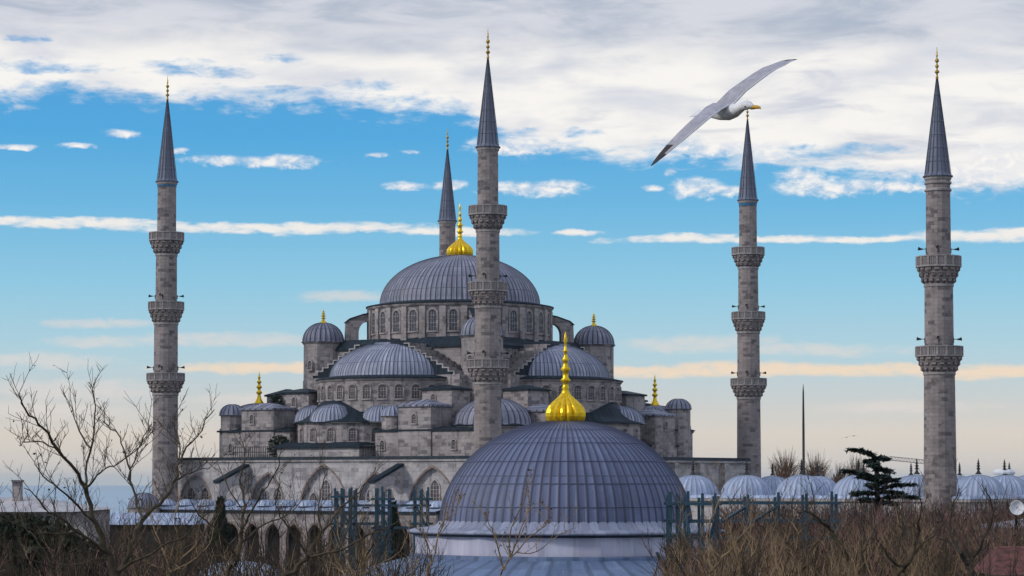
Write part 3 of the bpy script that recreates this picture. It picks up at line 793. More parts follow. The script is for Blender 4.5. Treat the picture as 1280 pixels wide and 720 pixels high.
    prof = [(rcone + .17, zc - .05), (rcone + .19, zc + .06), (rcone * .985, zc + .22)] + [(rcone * (1 - q) * .93 + .10 * q + .0, zc + .25 + (H - .25) * q) for q in (0.02, .2, .4, .6, .8, 1.0)]
    mb.lathe(prof, 0, 0, nr, 'lead_cone', upm=nr, smooth=False)
    for j in range(nr):
        t = 2 * pi * j / nr
        mb.tube([((prof[2][0]) * cos(t), prof[2][0] * sin(t), prof[2][1]), (.1 * cos(t), .1 * sin(t), zt)], [.035, .02], 4, 'lead_cone')
    for q in (.13, .27, .41, .55, .69, .83):
        rr = rcone * (1 - q) * .93 + .1 * q + .025; z = zc + .25 + (H - .25) * q
        mb.lathe([(rr, z - .05), (rr + .03, z), (rr - .01, z + .06)], 0, 0, nr, 'lead_cone', upm=nr, smooth=False)
    mb.build('spire', r_)
    mb = MB(); hf = Z(fin_top) - zt
    mb.lathe([(r * hf, zz * hf + zt) for zz, r in [(-.02, .035), (.03, .05), (.08, .03), (.15, .028), (.19, .075), (.23, .075), (.27, .028), (.33, .025), (.37, .06), (.41, .06), (.45, .024), (.50, .022), (.54, .065), (.60, .065), (.64, .022), (.70, .018), (.73, .04), (.76, .018), (.82, .03), (.85, .012), (1.0, .008)]], 0, 0, 10, 'gold_dull')
    mb.build('finial', r_)
    return r_
SH3 = [(1.22, 1.26), (1.38, 1.42), (1.55, 1.58), (1.62, 1.72)]
minaret(-25.4, -30.1, [(290.8, 318), (377.5, 404), (466.5, 492)], SH3, [2.27, 2.33, 2.48], 1.34, 'minaret with three balconies at the far left, dark blue band under its spire', 125, 227.5, 95, band=234)
minaret(26.0, -30.0, [(257.5, 288), (353, 383), (449.4, 478.5)], SH3, [2.27, 2.32, 2.5], 1.34, 'tall minaret with three balconies standing in front of the central dome', 73, 184.5, 36)
minaret(-25.0, 31.0, [(340, 364), (420, 444), (505, 528)], SH3, [2.27, 2.33, 2.48], 1.34, 'minaret behind the central dome with only its upper shaft and spire showing', 187, 276.5, 160)
minaret(26.6, 31.4, [(309.4, 334.5), (390, 415), (473, 497)], SH3, [2.27, 2.33, 2.5], 1.34, 'minaret with three balconies and a turquoise band, its spire tip below the seagull', 150, 250.7, 124, band=258)
minaret(84.0, -30.0, [(320.5, 356), (433, 466)], [(1.26, 1.31), (1.48, 1.52), (1.60, 1.74)], [2.33, 2.45], 1.4, 'stout minaret with only two balconies at the far right of the courtyard', 98, 221, 59, ring=(238, 229))

# ------------------------------------------------------------------ courtyard arcade
ct = empty('courtyard_arcade', (OX, OY, 0), ROT)
tag(ct, 'courtyard arcade roofed with a row of pale lead domes right of the mosque', 'arcade')
mb = MB()
def crow(x0, x1, y0, y1):
    mb.box(x0, x1, y0, y1, 0, 10.7, 'stone_lo'); mb.box(x0 - .25, x1 + .25, y0 - .25, y1 + .25, 10.703, 11.0, 'stone_lo'); mb.box(x0 - .3, x1 + .3, y0 - .3, y1 + .3, 11.002, 11.3, 'lead_white', .3)
crow(28.3, 81.0, -30.5, -23.5); crow(80.2, 87.5, -30.5, 34); crow(28.3, 79.9, 25.5, 32.5)
mb.build('arcade_wall', ct)
mbd = MB(); mbd.ribdome(2.8, 2.15, 0, 0, 0, 28, 'lead_white', h=.06, rw=.16, rings=9, flare=.4, flare_h=.12); domeM = mbd.mesh('arcade_dome')
mbd = MB(); slimfin(mbd, 0, 0, 0, .36, 1.75, 'iron', 8); finM = mbd.mesh('finial')
pos = [(31.6 + i * 6.9, -27.0) for i in range(8)] + [(83.9, -20.2 + i * 6.9) for i in range(8)] + [(31.6 + i * 6.9, 29.0) for i in range(7)]
for i, (a, c) in enumerate(pos):
    o = inst('arcade_dome', domeM, ct, (a, c, 11.4), random.uniform(0, .2))
    inst('finial', finM, o, (0, 0, 2.2))
mb = MB(); mb.lathe([(1.1, 10.5), (1.1, 13.6), (1.25, 13.7), (1.25, 13.9), (.9, 14.2)], 83.5, -12.5, 10, 'white', smooth=False); mb.build('lantern', ct)
# ------------------------------------------------------------------ foreground domed bathhouse
HD = 143.0; HX = P(707, 600, HD).x
bh = empty('domed_bathhouse', (HX, HD, 0)); tag(bh, 'old bathhouse with a big ribbed lead dome and large yellow gilt finial', 'bathhouse')
zb = pz(660, HD)
mb = MB(); mb.ribdome(7.35, pz(525, HD) - zb - .02, 0, 0, zb, 84, 'lead_big', h=.06, rw=.13, rings=22)
for v in (.13, .27, .42, .57, .72):
    t = v * pi / 2; R = 7.35; H = pz(525, HD) - zb
    mb.lathe([(R * cos(t - .003) + .03, H * sin(t - .003)), (R * cos(t) + .05, H * sin(t) + .01), (R * cos(t + .003) + .02, H * sin(t + .003) + .012)], 0, 0, 168, 'lead_big', z=zb, upm=84)
dm = mb.build('dome', bh)
mb = MB(); finial(mb, 0, 0, pz(525, HD) - .12, 1.14, pz(412, HD) - pz(525, HD), 16, n=20); mb.build('finial', bh)
mb = MB()
RB = 9.15
mb.ribdome(0.001, .001, 0, 0, 0, 3, 'lead_big') if False else None
ze = pz(667, HD - RB) 
mb.lathe([(RB + .02, ze - .12), (RB + .1, ze - .06), (RB + .1, ze + .02), (8.6, ze + .16), (8.0, zb - .05), (7.55, zb + .2), (7.3, zb + .5)], 0, 0, 96, 'cornice_lead', upm=84)
mb.lathe([(RB - .3, ze - .25), (RB + .02, ze - .16), (RB + .06, ze - .12)], 0, 0, 96, 'lead_dark', upm=40)
mb.build('cornice', bh)
mb = MB(); zl = pz(699, HD - RB)
mb.lathe([(RB - .28, zl - 1.5), (RB - .28, ze - .25)], 0, 0, 16, 'drumwhite', a0=pi / 16, a1=2 * pi + pi / 16, upm=36, smooth=False)
mb.build('drum', bh)
mb = MB(); 
mb.lathe([(RB - .1, zl + .12), (RB + .06, zl + .05), (RB + .06, zl - .25)], 0, 0, 16, 'roofblue', a0=pi / 16, a1=2 * pi + pi / 16, upm=40, smooth=False)
prof = [(14.2, zl - 1.7), (14.25, zl - 1.55), (12, zl - .9), (RB - .1, zl - .1)]
mb.lathe(prof, 0, 0, 48, 'roofblue', upm=64)
mb.build('lower_roof', bh)
mb = MB(); mb.lathe([(13.6, 0), (13.6, zl - 1.72)], 0, 0, 24, 'stone_lo', smooth=False); mb.build('wall', bh)

exec_rest = True
# ------------------------------------------------------------------ setting: ground, sea, far coast
mb = MB()
ring = []
NR = [(0, 0), (60, 0), (300, 0), (420, 0), (520, -6), (650, -25), (800, -44), (900, -50)]
vs = []; fs = []; nseg = 48
for r, z in NR[1:]:
    for j in range(nseg): vs.append((r * cos(2 * pi * j / nseg), 100 + r * sin(2 * pi * j / nseg), z))
vs.append((0, 100, 0)); c = len(vs) - 1
for j in range(nseg): fs.append((c, j, (j + 1) % nseg))
for i in range(len(NR) - 2):
    for j in range(nseg): fs.append((i * nseg + j, (i + 1) * nseg + j, (i + 1) * nseg + (j + 1) % nseg, i * nseg + (j + 1) % nseg))
mb.add(vs, fs, 'ground'); tag(mb.build('ground'), kind='structure')
mb = MB(); R = 24000; mb.add([(R * cos(2 * pi * j / 64), R * sin(2 * pi * j / 64), -40) for j in range(64)], [tuple(range(64))], 'sea'); tag(mb.build('sea'), kind='structure')
# haze: even thin air round the whole scene
mb = MB(); mb.box(-26000, 26000, -26000, 26000, -51.5, 70, 'hill')
hz = mb.build('haze'); tag(hz, kind='stuff'); hz.data.materials.clear()
hm = bpy.data.materials.new('haze_air'); hm.use_nodes = True; hn = hm.node_tree; hn.nodes.clear()
hv = hn.nodes.new('ShaderNodeVolumePrincipled'); hv.inputs['Color'].default_value = (.80, .88, .96, 1); hv.inputs['Density'].default_value = HAZE
ho = hn.nodes.new('ShaderNodeOutputMaterial'); hn.links.new(hv.outputs[0], ho.inputs['Volume']); hz.data.materials.append(hm)
# ------------------------------------------------------------------ foliage helpers
def rnd(a, b): return random.uniform(a, b)
def grow(mb, p, d, L, r, lvl, m, leaf=None, spread=.55, up=.25, sides=5, kids=(3, 5)):
    n = 5 if lvl > 0 else 4
    pts = [p.copy()]; dd = d.normalized()
    for i in range(n):
        dd = (dd + Vector((rnd(-1, 1), rnd(-1, 1), rnd(-.6, 1) * .8 + up * .3)) * .17).normalized()
        pts.append(pts[-1] + dd * (L / n))
    mn = .0058 if lvl <= 0 else .0092
    rad = [max(r * (1 - .72 * i / n), mn * (1 - .35 * i / n)) for i in range(n + 1)]
    mb.tube(pts, rad, sides if lvl > 1 else 3, m)
    if lvl <= 0:
        if leaf is not None and random.random() < leaf[2]:
            q = pts[-1] if random.random() < .5 else pts[2]; leaf_quad(leaf[0], q, leaf[1])
        return
    for k in range(random.randint(*kids) + (2 if lvl == 1 else 0)):
        i = random.randint(1, n); q = pts[i]
        ax = Vector((rnd(-1, 1), rnd(-1, 1), rnd(-.3, .6))).normalized()
        nd = (dd * (1 - spread) + ax * spread + Vector((0, 0, up))).normalized()
        grow(mb, q, nd, L * rnd(.22, .55), max(rad[i] * rnd(.5, .75), r * .22), lvl - 1, m, leaf, spread, up, sides, kids)
def leaf_quad(mb, q, s):
    a = Vector((rnd(-1, 1), rnd(-1, 1), rnd(-1, 1))).normalized(); b = a.cross(Vector((rnd(-1, 1), rnd(-1, 1), rnd(-1, 1)))).normalized()
    s *= rnd(.6, 1.3)
    mb.add([q, q + a * s * .5 + b * s * .3, q + a * s, q + a * s * .5 - b * s * .3], [(0, 1, 2, 3)], 'dryleaf')
def limb(mb, pts, r0, r1, m, twigs, lvl, L, leaf=None, spread=.6, up=.3, sides=6):
    # main limb through given points (Vectors), with twigs growing from it
    n = len(pts); fine = []
    for i in range(n - 1):
        a, b = pts[max(i - 1, 0)], pts[min(i + 2, n - 1)]
        for s in range(4):
            t = s / 4; p1, p2 = pts[i], pts[i + 1]; m1 = (p2 - a) * .5; m2 = (b - p1) * .5
            h = p1 * (2*t**3-3*t**2+1) + m1 * (t**3-2*t**2+t) + p2 * (-2*t**3+3*t**2) + m2 * (t**3-t**2)
            fine.append(h)
    for i in range(1, len(fine)): fine[i] = fine[i] + Vector((rnd(-1, 1), rnd(-1, 1), rnd(-1, 1))) * min(.05, r0 * 1.1)
    fine.append(pts[-1]); N = len(fine)
    rad = [(r0 + (r1 - r0) * (i / (N - 1)) ** .8) * rnd(.88, 1.14) for i in range(N)]
    mb.tube(fine, rad, sides, m)
    for k in range(twigs):
        t = .06 + .94 * (k + rnd(.1, .9)) / twigs; i = min(int(t * (N - 1)), N - 2)
        d = (fine[i + 1] - fine[i]).normalized()
        ax = Vector((rnd(-1, 1), rnd(-1, 1), rnd(-.3, .6))).normalized()
        grow(mb, fine[i], (d * .55 + ax * spread + Vector((0, 0, up))).normalized(), L * rnd(.5, 1.2), max(rad[i] * rnd(.28, .45), r1 * .6), lvl, m, leaf, spread, up, 4)

def bare_tree(label, base, limbs, D, r0, m, twigs, lvl, L, group=None, leafs=.25, cat='tree'):
    """limbs: lists of picture points, each limb given its own distance D+dz"""
    root = empty('bare_tree', (base[0], base[1], 0)); tag(root, label, cat, group)
    off = Vector((base[0], base[1], 0))
    tr = MB(); cr = MB(); lf = MB(); TH = .56
    for li, (pts, dz, ra, rb) in enumerate(limbs):
        P3 = [P(x, y, D + dz * (i / max(1, len(pts) - 1)) + rnd(-.1, .1)) - off for i, (x, y) in enumerate(pts)]
        if li == 0:
            P3 = [Vector((0, 0, -.3)), Vector((P3[0].x * .4, P3[0].y * .4, P3[0].z * .5))] + P3
        limb(tr if li == 0 else cr, P3, ra * TH, rb * TH, m, 0 if li == 0 else int(twigs * 1.15 * len(pts) / 5), 1, L * .68, (lf, .075, leafs * .4))
    tr.build('trunk', root)
    if cr.v: cr.build('branches', root)
    if lf.v: lf.build('dry_leaves', root)
    return root

# big bare tree at the left
D = 58.0
bare_tree('big bare tree with crooked branches in front of the left minaret', (P(143, 720, D).x, D), [
    ([(143, 730), (132, 690), (120, 655), (107, 610)], 0, .22, .10),
    ([(107, 610), (82, 570), (55, 535), (32, 512), (25, 492)], -3, .085, .02),
    ([(107, 610), (112, 565), (120, 520), (113, 480)], 2, .07, .018),
    ([(82, 572), (62, 556), (36, 551), (24, 557)], -2, .045, .015),
    ([(113, 560), (96, 530), (88, 500)], 1, .045, .012),
    ([(107, 610), (125, 590), (150, 578), (172, 560)], -1, .05, .014),
    ([(143, 722), (165, 682), (178, 650), (205, 625), (220, 600), (226, 575), (245, 545), (268, 512)], 4, .14, .02),
    ([(178, 650), (166, 610), (158, 570), (145, 540), (128, 525)], 3, .07, .014),
    ([(160, 600), (170, 570), (180, 545), (190, 530)], 2, .04, .012),
    ([(220, 600), (240, 590), (262, 585)], 2, .05, .014),
    ([(226, 575), (222, 545), (212, 520)], 2, .045, .012),
    ([(132, 690), (100, 665), (62, 640), (30, 610)], -3, .08, .015),
    ([(100, 665), (60, 668), (20, 655), (-5, 640)], -4, .06, .015),
    ([(143, 715), (190, 690), (235, 665), (262, 640)], -3, .07, .015),
    ([(120, 655), (90, 625), (60, 600), (45, 580)], -3, .06, .014)], D, .2, 'bark', 13, 2, 1.15, leafs=.35)
D = 66.0
bare_tree('slender bare tree with olive stems right of the dark cypress', (P(290, 720, D).x, D), [
    ([(282, 735), (296, 700), (303, 660)], 0, .16, .10),
    ([(303, 660), (305, 630), (300, 600), (306, 570), (300, 545)], 2, .085, .016),
    ([(303, 660), (322, 625), (345, 590), (352, 560)], -2, .06, .014),
    ([(296, 700), (270, 660), (245, 640), (235, 610)], -2, .06, .014),
    ([(304, 640), (285, 610), (272, 580)], 1, .05, .012),
    ([(300, 680), (330, 655), (365, 640), (385, 610)], 2, .06, .014)], D, .2, 'bark', 9, 2, 1.1)
D = 70.0
bare_tree('leaning bare tree with long raking boughs over the gallery arches', (P(380, 730, D).x, D), [
    ([(352, 745), (368, 715), (385, 695)], 0, .17, .12),
    ([(385, 695), (402, 665), (422, 640), (448, 615), (470, 585)], 2, .09, .016),
    ([(385, 695), (420, 690), (465, 668), (500, 650)], -2, .08, .016),
    ([(402, 665), (398, 630), (406, 600), (400, 575)], 1, .055, .014),
    ([(385, 695), (360, 660), (345, 630), (350, 605)], -1, .06, .014),
    ([(422, 690), (440, 650), (462, 625)], 1, .055, .014)], D, .2, 'bark', 8, 2, 1.1)
D = 80.0
bare_tree('low bushy bare tree with many fine shoots below the pale flat roof', (P(60, 730, D).x, D), [
    ([(62, 740), (66, 710)], 0, .14, .10),
    ([(66, 710), (50, 680), (30, 655), (18, 625)], 1, .06, .014), ([(66, 710), (72, 670), (66, 640), (70, 605)], -1, .06, .014), ([(66, 710), (90, 690), (112, 668), (120, 630)], 1, .06, .014),
    ([(66, 710), (40, 700), (10, 690), (-5, 670)], -1, .05, .014), ([(66, 705), (100, 705), (140, 690), (160, 660)], -1, .05, .014), ([(66, 705), (84, 660), (95, 630), (92, 600)], 1, .05, .012)], D, .2, 'bark', 9, 2, 1.2)
bare_tree('bare bush of tangled olive shoots under the left minaret', (P(215, 730, D).x, D), [
    ([(212, 745), (214, 715)], 0, .14, .10),
    ([(214, 715), (200, 680), (190, 655), (193, 625)], 1, .06, .014), ([(214, 715), (224, 680), (218, 650), (230, 620)], -1, .06, .014), ([(214, 715), (240, 700), (262, 680), (268, 650)], 1, .06, .014),
    ([(214, 715), (190, 705), (165, 690), (150, 665)], -1, .05, .014), ([(214, 710), (245, 680), (250, 650), (262, 620)], -1, .05, .014)], D, .2, 'bark_tan', 9, 2, 1.2)
bare_tree('pale stemmed bare bush right of the low kiosk dome', (P(440, 735, D).x, D), [
    ([(440, 750), (444, 722)], 0, .13, .09),
    ([(444, 722), (430, 690), (422, 660), (428, 635)], 1, .055, .014), ([(444, 722), (455, 690), (448, 660), (458, 630)], -1, .055, .014), ([(444, 722), (475, 705), (500, 690), (512, 660)], 1, .05, .014),
    ([(444, 722), (415, 705), (390, 690), (380, 660)], -1, .05, .014)], D, .2, 'bark_tan', 8, 2, 1.1)
# bare trees standing between the gallery and the camera
random.seed(77)
for (x, yt, D, lab, mm) in [(232, 615, 150, 'bare tree left of the first dark cypress before the gallery arches', 'bark'), (330, 610, 160, 'bare tree before the gallery arches right of the first dark cypress', 'bark_dark'), (392, 605, 150, 'bare tree before the gallery just left of the teal scaffold', 'bark'), (455, 640, 140, 'bare tree among the posts of the left teal scaffold', 'bark_dark'), (150, 640, 140, 'bare dark tree before the long grey shed', 'bark_dark')]:
    k = D / 60; j = lambda a: rnd(-a, a)
    lim = [([(x + 2, 760), (x, 720), (x + j(4), 700)], 0, .09 * k, .06 * k)]
    for q in range(7):
        dx = -42 + q * 14 + j(6); tp = yt + abs(dx) * .5 + rnd(0, 22)
        lim.append(([(x, 700 + j(8)), (x + dx * .4, 680 - j(6)), (x + dx * .8, (tp + 670) / 2), (x + dx, tp)], j(3), .035 * k, .010 * k))
    bare_tree(lab, (P(x, 720, D).x, D), lim, D, .2, mm, 9, 2, 1.2 * k * .8)
# saplings in front of the bathhouse drum
D = 62.0
bare_tree('bare sapling with thin upright stems before the left of the pale drum', (P(535, 730, D).x, D), [
    ([(530, 745), (540, 705)], 0, .08, .055),
    ([(540, 705), (548, 670), (560, 640), (572, 622)], 1, .045, .01), ([(540, 705), (530, 670), (512, 655), (495, 640)], -1, .04, .01),
    ([(544, 690), (552, 655), (570, 640), (578, 615)], 1, .035, .01), ([(540, 705), (533, 680), (536, 650), (528, 610)], -1, .03, .01)], D, .1, 'bark_tan', 7, 1, .75, leafs=.35)
bare_tree('bare sapling with reddish buds in front of the middle of the pale drum', (P(632, 730, D).x, D), [
    ([(622, 745), (630, 712)], 0, .09, .06),
    ([(630, 712), (645, 680), (655, 650), (662, 622)], 1, .05, .01), ([(630, 712), (622, 680), (612, 655), (605, 640)], -1, .04, .01),
    ([(636, 700), (662, 672), (688, 650), (690, 640)], 1, .04, .01), ([(636, 700), (640, 660), (655, 625), (658, 600)], -1, .04, .01), ([(645, 690), (670, 690), (700, 668), (720, 660)], 1, .03, .01)], D, .1, 'bark_tan', 8, 1, .8, leafs=.8)
# knotted trees standing in the thicket at the right
for (lab, lim, D, mm) in [
    ('gnarled olive barked tree with a bent trunk in the thicket below the cedar', [([(1068, 740), (1062, 705), (1048, 680), (1040, 664)], 0, .2, .12), ([(1040, 664), (1026, 650), (1010, 640), (996, 640)], -2, .1, .02), ([(1044, 670), (1052, 645), (1060, 625)], 2, .07, .016), ([(1062, 705), (1085, 680), (1100, 650)], 2, .08, .016)], 66, 'bark'),
    ('tangled bare tree with a pale curving stem under the two balcony minaret', [([(1120, 740), (1135, 705), (1143, 680)], 0, .18, .12), ([(1143, 680), (1130, 650), (1122, 625)], 1, .08, .016), ([(1143, 680), (1150, 645), (1148, 615)], -1, .09, .016), ([(1139, 692), (1165, 670), (1185, 645)], 1, .07, .016), ([(1130, 715), (1105, 690), (1092, 660)], -1, .08, .016)], 64, 'bark'),
    ('bare tree with spreading dark forks beside the red roof', [([(1215, 740), (1208, 705), (1200, 690)], 0, .17, .11), ([(1200, 690), (1188, 665), (1190, 635), (1200, 610)], 1, .08, .016), ([(1208, 705), (1230, 675), (1240, 640), (1232, 610)], -1, .09, .016), ([(1208, 705), (1222, 690), (1232, 668)], 1, .06, .016), ([(1200, 690), (1175, 672), (1160, 655)], 1, .06, .016)], 62, 'bark_dark'),
    ('tan stemmed bare tree in front of the right scaffold', [([(885, 745), (890, 712)], 0, .14, .10), ([(890, 712), (884, 670), (895, 635), (905, 610)], 1, .07, .014), ([(890, 712), (910, 690), (935, 660), (940, 630)], -1, .07, .014), ([(890, 712), (865, 690), (850, 655), (855, 630)], -1, .06, .014)], 66, 'bark_tan'),
    ('thin bare tree with forked stems between the scaffold and the cedar', [([(1000, 745), (1010, 705)], 0, .15, .10), ([(1010, 705), (1006, 670), (1018, 640), (1015, 600)], 1, .07, .014), ([(1010, 705), (985, 680), (972, 650), (975, 620)], 1, .07, .014), ([(1012, 690), (1030, 665), (1036, 640)], -1, .06, .014)], 68, 'bark')]:
    bare_tree(lab, (P(lim[0][0][0][0], 720, D).x, D), lim, D, .2, mm, 8, 2, 1.0)

# thicket: a mass of bare upright stems no one could count
def thicket(name, label, regions, seed, clumps=()):
    random.seed(seed)
    mb = MB()
    for (x0, x1, ytop, Dn, Df, cnt, mats) in clumps:
        for i in range(cnt):
            D = rnd(Dn, Df); k = D / 80; xx = x0 + (x1 - x0) * (i + rnd(0, 1)) / cnt; mm = random.choice(mats)
            top = P(xx, ytop + rnd(-6, 26), D); H = rnd(2.2, 3.2) * k; b = Vector((top.x, D, top.z - H))
            mb.tube([(b.x, D, 0), b], [.1 * k, .07 * k], 5, mm)
            for q in range(random.randint(4, 6)):
                d = Vector((rnd(-.8, .8), rnd(-.7, .7), 1))
                grow(mb, b, d, H * rnd(.75, 1.0), .04 * k, 2, mm, None, .5, .35, 4, (3, 5))
    for (x0, x1, ytop, Dn, Df, cnt, mats, lo) in regions:
        for i in range(cnt):
            D = rnd(Dn, Df) ; xx = rnd(x0, x1)
            yt = ytop + abs(random.gauss(0, 1)) * 18 + 8 * sin(xx * .045 + D * .05) + 7 * sin(xx * .13 + D * .09) - (14 * random.random() if random.random() < .12 else 0)
            top = P(xx, yt, D); zt = top.z; h = rnd(1.2, 3.4) * (D / 90)
            b = Vector((top.x + rnd(-1.0, 1.0), D + rnd(-.5, .5), max(zt - h * 1.5, .0)))
            mm = random.choice(mats); rr = rnd(.010, .026) * D / 80
            mid = (b + top) / 2 + Vector((rnd(-.3, .3), rnd(-.3, .3), 0))
            mb.tube([b, mid, top], [rr, rr * .8, rr * .3], 3, mm)
            for k in range(5):
                t = rnd(.2, .9); q = b.lerp(top, t)
                e = q + Vector((rnd(-.6, .6), rnd(-.4, .4), rnd(.1, 1.0))) * (D / 90)
                mb.tube([q, q.lerp(e, .5) + Vector((0, 0, .08)), e], [rr * .6, rr * .5, rr * .2], 3, mm)
    o = mb.build(name); tag(o, label, 'thicket', None, 'stuff')
thicket('bare_thicket', 'dense thicket of bare brown and reddish stems across the right foreground', [
    (1040, 1290, 655, 80, 118, 620, ['bark_red', 'bark_red', 'bark_tan', 'bark', 'bark_dark', 'bark_tan'], 0),
    (890, 1050, 660, 80, 118, 260, ['bark_red', 'bark_tan', 'bark_tan', 'bark', 'bark_dark'], 0),
    (826, 900, 682, 72, 110, 170, ['bark_red', 'bark_tan', 'bark', 'bark_tan'], 0),
    (850, 1290, 680, 66, 80, 130, ['bark_tan', 'bark', 'bark_tan', 'bark_red'], 0),
    (900, 1290, 640, 142, 215, 1500, ['bark_red', 'bark_dark', 'bark_red'], 0),
    (900, 1290, 628, 225, 258, 900, ['bark_red', 'bark_dark'], 0)], 3,
    [(900, 1285, 650, 84, 118, 30, ['bark_red', 'bark_red', 'bark_dark', 'bark_tan']), (1040, 1285, 648, 70, 86, 15, ['bark_tan', 'bark', 'bark_red', 'bark_dark']), (845, 1040, 664, 68, 84, 10, ['bark_tan', 'bark', 'bark_tan']), (880, 1285, 676, 58, 68, 16, ['bark', 'bark_tan', 'bark_dark'])])
thicket('brush', 'low tangle of bare olive and brown stems across the left foreground', [
    (-10, 260, 676, 84, 135, 420, ['bark', 'bark_dark', 'bark_dark', 'bark_red'], 0),
    (200, 420, 680, 74, 125, 330, ['bark', 'bark_tan', 'bark_dark', 'bark_dark'], 0),
    (400, 540, 684, 74, 105, 160, ['bark', 'bark_tan', 'bark_dark'], 0)], 4,
    [(0, 530, 672, 74, 110, 22, ['bark', 'bark_dark', 'bark_tan', 'bark'])])
# dark leafy mass under the thickets
def leafmass(mb, c, rx, ry, rz, n, s, m, inner=.35):
    for i in range(n):
        while True:
            v = Vector((rnd(-1, 1), rnd(-1, 1), rnd(-1, 1)))
            if inner < v.length < 1: break
        q = Vector((c[0] + v.x * rx, c[1] + v.y * ry, c[2] + v.z * rz))
        a = Vector((rnd(-1, 1), rnd(-1, 1), rnd(-1, 1))).normalized(); b = a.cross(Vector((rnd(-1, 1), rnd(-1, 1), rnd(-1, 1)))).normalized()
        ss = s * rnd(.5, 1.4)
        mb.add([q - a * ss, q + b * ss * .5, q + a * ss, q - b * ss * .5], [(0, 1, 2, 3)], m)
random.seed(11)
def bush_thing(name, label, cat, c, r, n, s, m, group=None):
    root = empty(name, (c[0], c[1], 0)); tag(root, label, cat, group)
    mb = MB(); mb.tube([(0, 0, 0), (0.1, 0, c[2] * .6), (0, 0, c[2])], [.25, .16, .05], 6, 'bark_dark'); mb.build('trunk', root)
    mb = MB(); leafmass(mb, (0, 0, c[2]), r[0], r[1], r[2], n, s, m, .0); mb.build('crown', root)
def cypress(label, x, ytop, ybot, wpx, D):
    c = P(x, (ytop + ybot) / 2, D); h = pz(ytop, D); rw = wpx / 2 / FPX * D
    root = empty('cypress_tree', (c.x, D, 0)); tag(root, label, 'cypress')
    mb = MB(); mb.tube([(0, 0, 0), (0, 0, h * .6), (0, 0, h * .95)], [.3, .15, .03], 6, 'bark_dark'); mb.build('trunk', root)
    mb = MB()
    for i in range(4200):
        z = 1 + (h - 1) * random.random() ** .8; t = (z - 1) / (h - 1)
        r = rw * min(1, (1 - t) * 2.2 + .12) * (.85 + .15 * sin(z * 3)) * sqrt(random.random()); a = rnd(0, 2 * pi)
        q = Vector((r * cos(a), r * sin(a), z)); s = .28 * rnd(.6, 1.3)
        e = Vector((cos(a) * .35, sin(a) * .35, 1)).normalized(); b = Vector((-sin(a), cos(a), 0))
        mb.add([q - b * s * .3, q + b * s * .3, q + e * s * 1.5], [(0, 1, 2)], 'cypress')
    mb.build('crown', root)
cypress('dark cypress tree in front of the left end of the gallery', 275, 626, 720, 46, 205)
cypress('dark cypress tree behind the left scaffold', 492, 632, 720, 40, 190)

# cedar on the right
D = 205.0; cx = P(1096, 600, D).x; root = empty('cedar_tree', (cx, D, 0)); tag(root, 'dark cedar tree with flat layered boughs beside the courtyard domes', 'cedar')
mb = MB(); mb.tube([(0, 0, 0), (.1, 0, 8), (0, 0, pz(590, D)), (-.5, 0, pz(563, D))], [.45, .3, .2, .06], 8, 'bark_dark'); mb.build('trunk', root)
mb = MB()
for (x0, y0, x1, y1, dy) in [(1096, 572, 1064, 562, 0), (1092, 575, 1108, 574, 1), (1094, 588, 1112, 590, -1), (1096, 598, 1055, 589, -1.5), (1096, 604, 1075, 596, 2), (1098, 606, 1120, 600, 1), (1096, 612, 1142, 606, -1), (1096, 616, 1130, 618, 2), (1096, 618, 1068, 618, 1), (1097, 624, 1145, 622, -2), (1094, 580, 1084, 577, 1), (1096, 628, 1078, 626, -2), (1096, 600, 1108, 596, -3), (1096, 612, 1086, 606, -3), (1096, 585, 1090, 583, -2), (1097, 630, 1118, 630, -2)]:
    a = P(x0, y0, D) - Vector((cx, D, 0)); b = P(x1, y1, D + dy) - Vector((cx, D, 0)); md = a.lerp(b, .5) + Vector((0, 0, .15))
    mb.tube([a, md, b], [.1, .07, .02], 4, 'bark_dark')
    for i in range(340):
        t = rnd(.15, 1.05); q = a.lerp(b, t) + Vector((0, 0, .15 * sin(pi * min(t, 1)))); wv = .75 * (1.1 - abs(t - .5))
        q += Vector((rnd(-.35, .35), rnd(-wv, wv), rnd(-.16, .13)))
        s = rnd(.16, .40); d = Vector((rnd(-1, 1), rnd(-1, 1), rnd(-.15, .35))).normalized(); e = d.cross(Vector((rnd(-.3, .3), rnd(-.3, .3), 1))).normalized()
        mb.add([q - d * s, q + e * s * .4, q + d * s, q - e * s * .4], [(0, 1, 2, 3)], 'needle')
mb.build('crown', root)

# far bare trees behind the courtyard
random.seed(21)
for (x, yt, wpx, lab) in [(982, 553, 34, 'distant bare tree left of the thin mast'), (1020, 556, 32, 'distant bare tree right of the thin mast'), (1072, 560, 26, 'distant bare tree behind the cedar'), (936, 566, 20, 'distant bare tree at the foot of the right minaret'), (1050, 572, 20, 'small distant bare tree left of the cedar')]:
    D = 430; c = P(x, 600, D); h = pz(yt, D); root = empty('distant_tree', (c.x, D, 0)); tag(root, lab, 'tree', 'bare trees beyond the courtyard')
    mb = MB(); mb.tube([(0, 0, 0), (0, 0, h * .5), (.2, 0, h * .66)], [.35, .28, .18], 6, 'bark_red'); mb.build('trunk', root)
    mb = MB(); rw = wpx / 2 / FPX * D
    for i in range(260):
        a = rnd(-1, 1); b0 = Vector((a * rw * .45, rnd(-1, 1), h * rnd(.52, .78))); k = rnd(.5, 1)
        e = Vector((a * rw * (.5 + k), rnd(-rw, rw), h * (.70 + .30 * k * sqrt(max(0, 1 - a * a * .8)) * rnd(.4, 1))))
        mb.tube([b0, b0.lerp(e, .5) + Vector((rnd(-.2, .2), 0, .3)), e], [.05, .03, .012], 3, 'bark_tan' if i % 2 else 'bark_red')
    mb.build('branches', root)
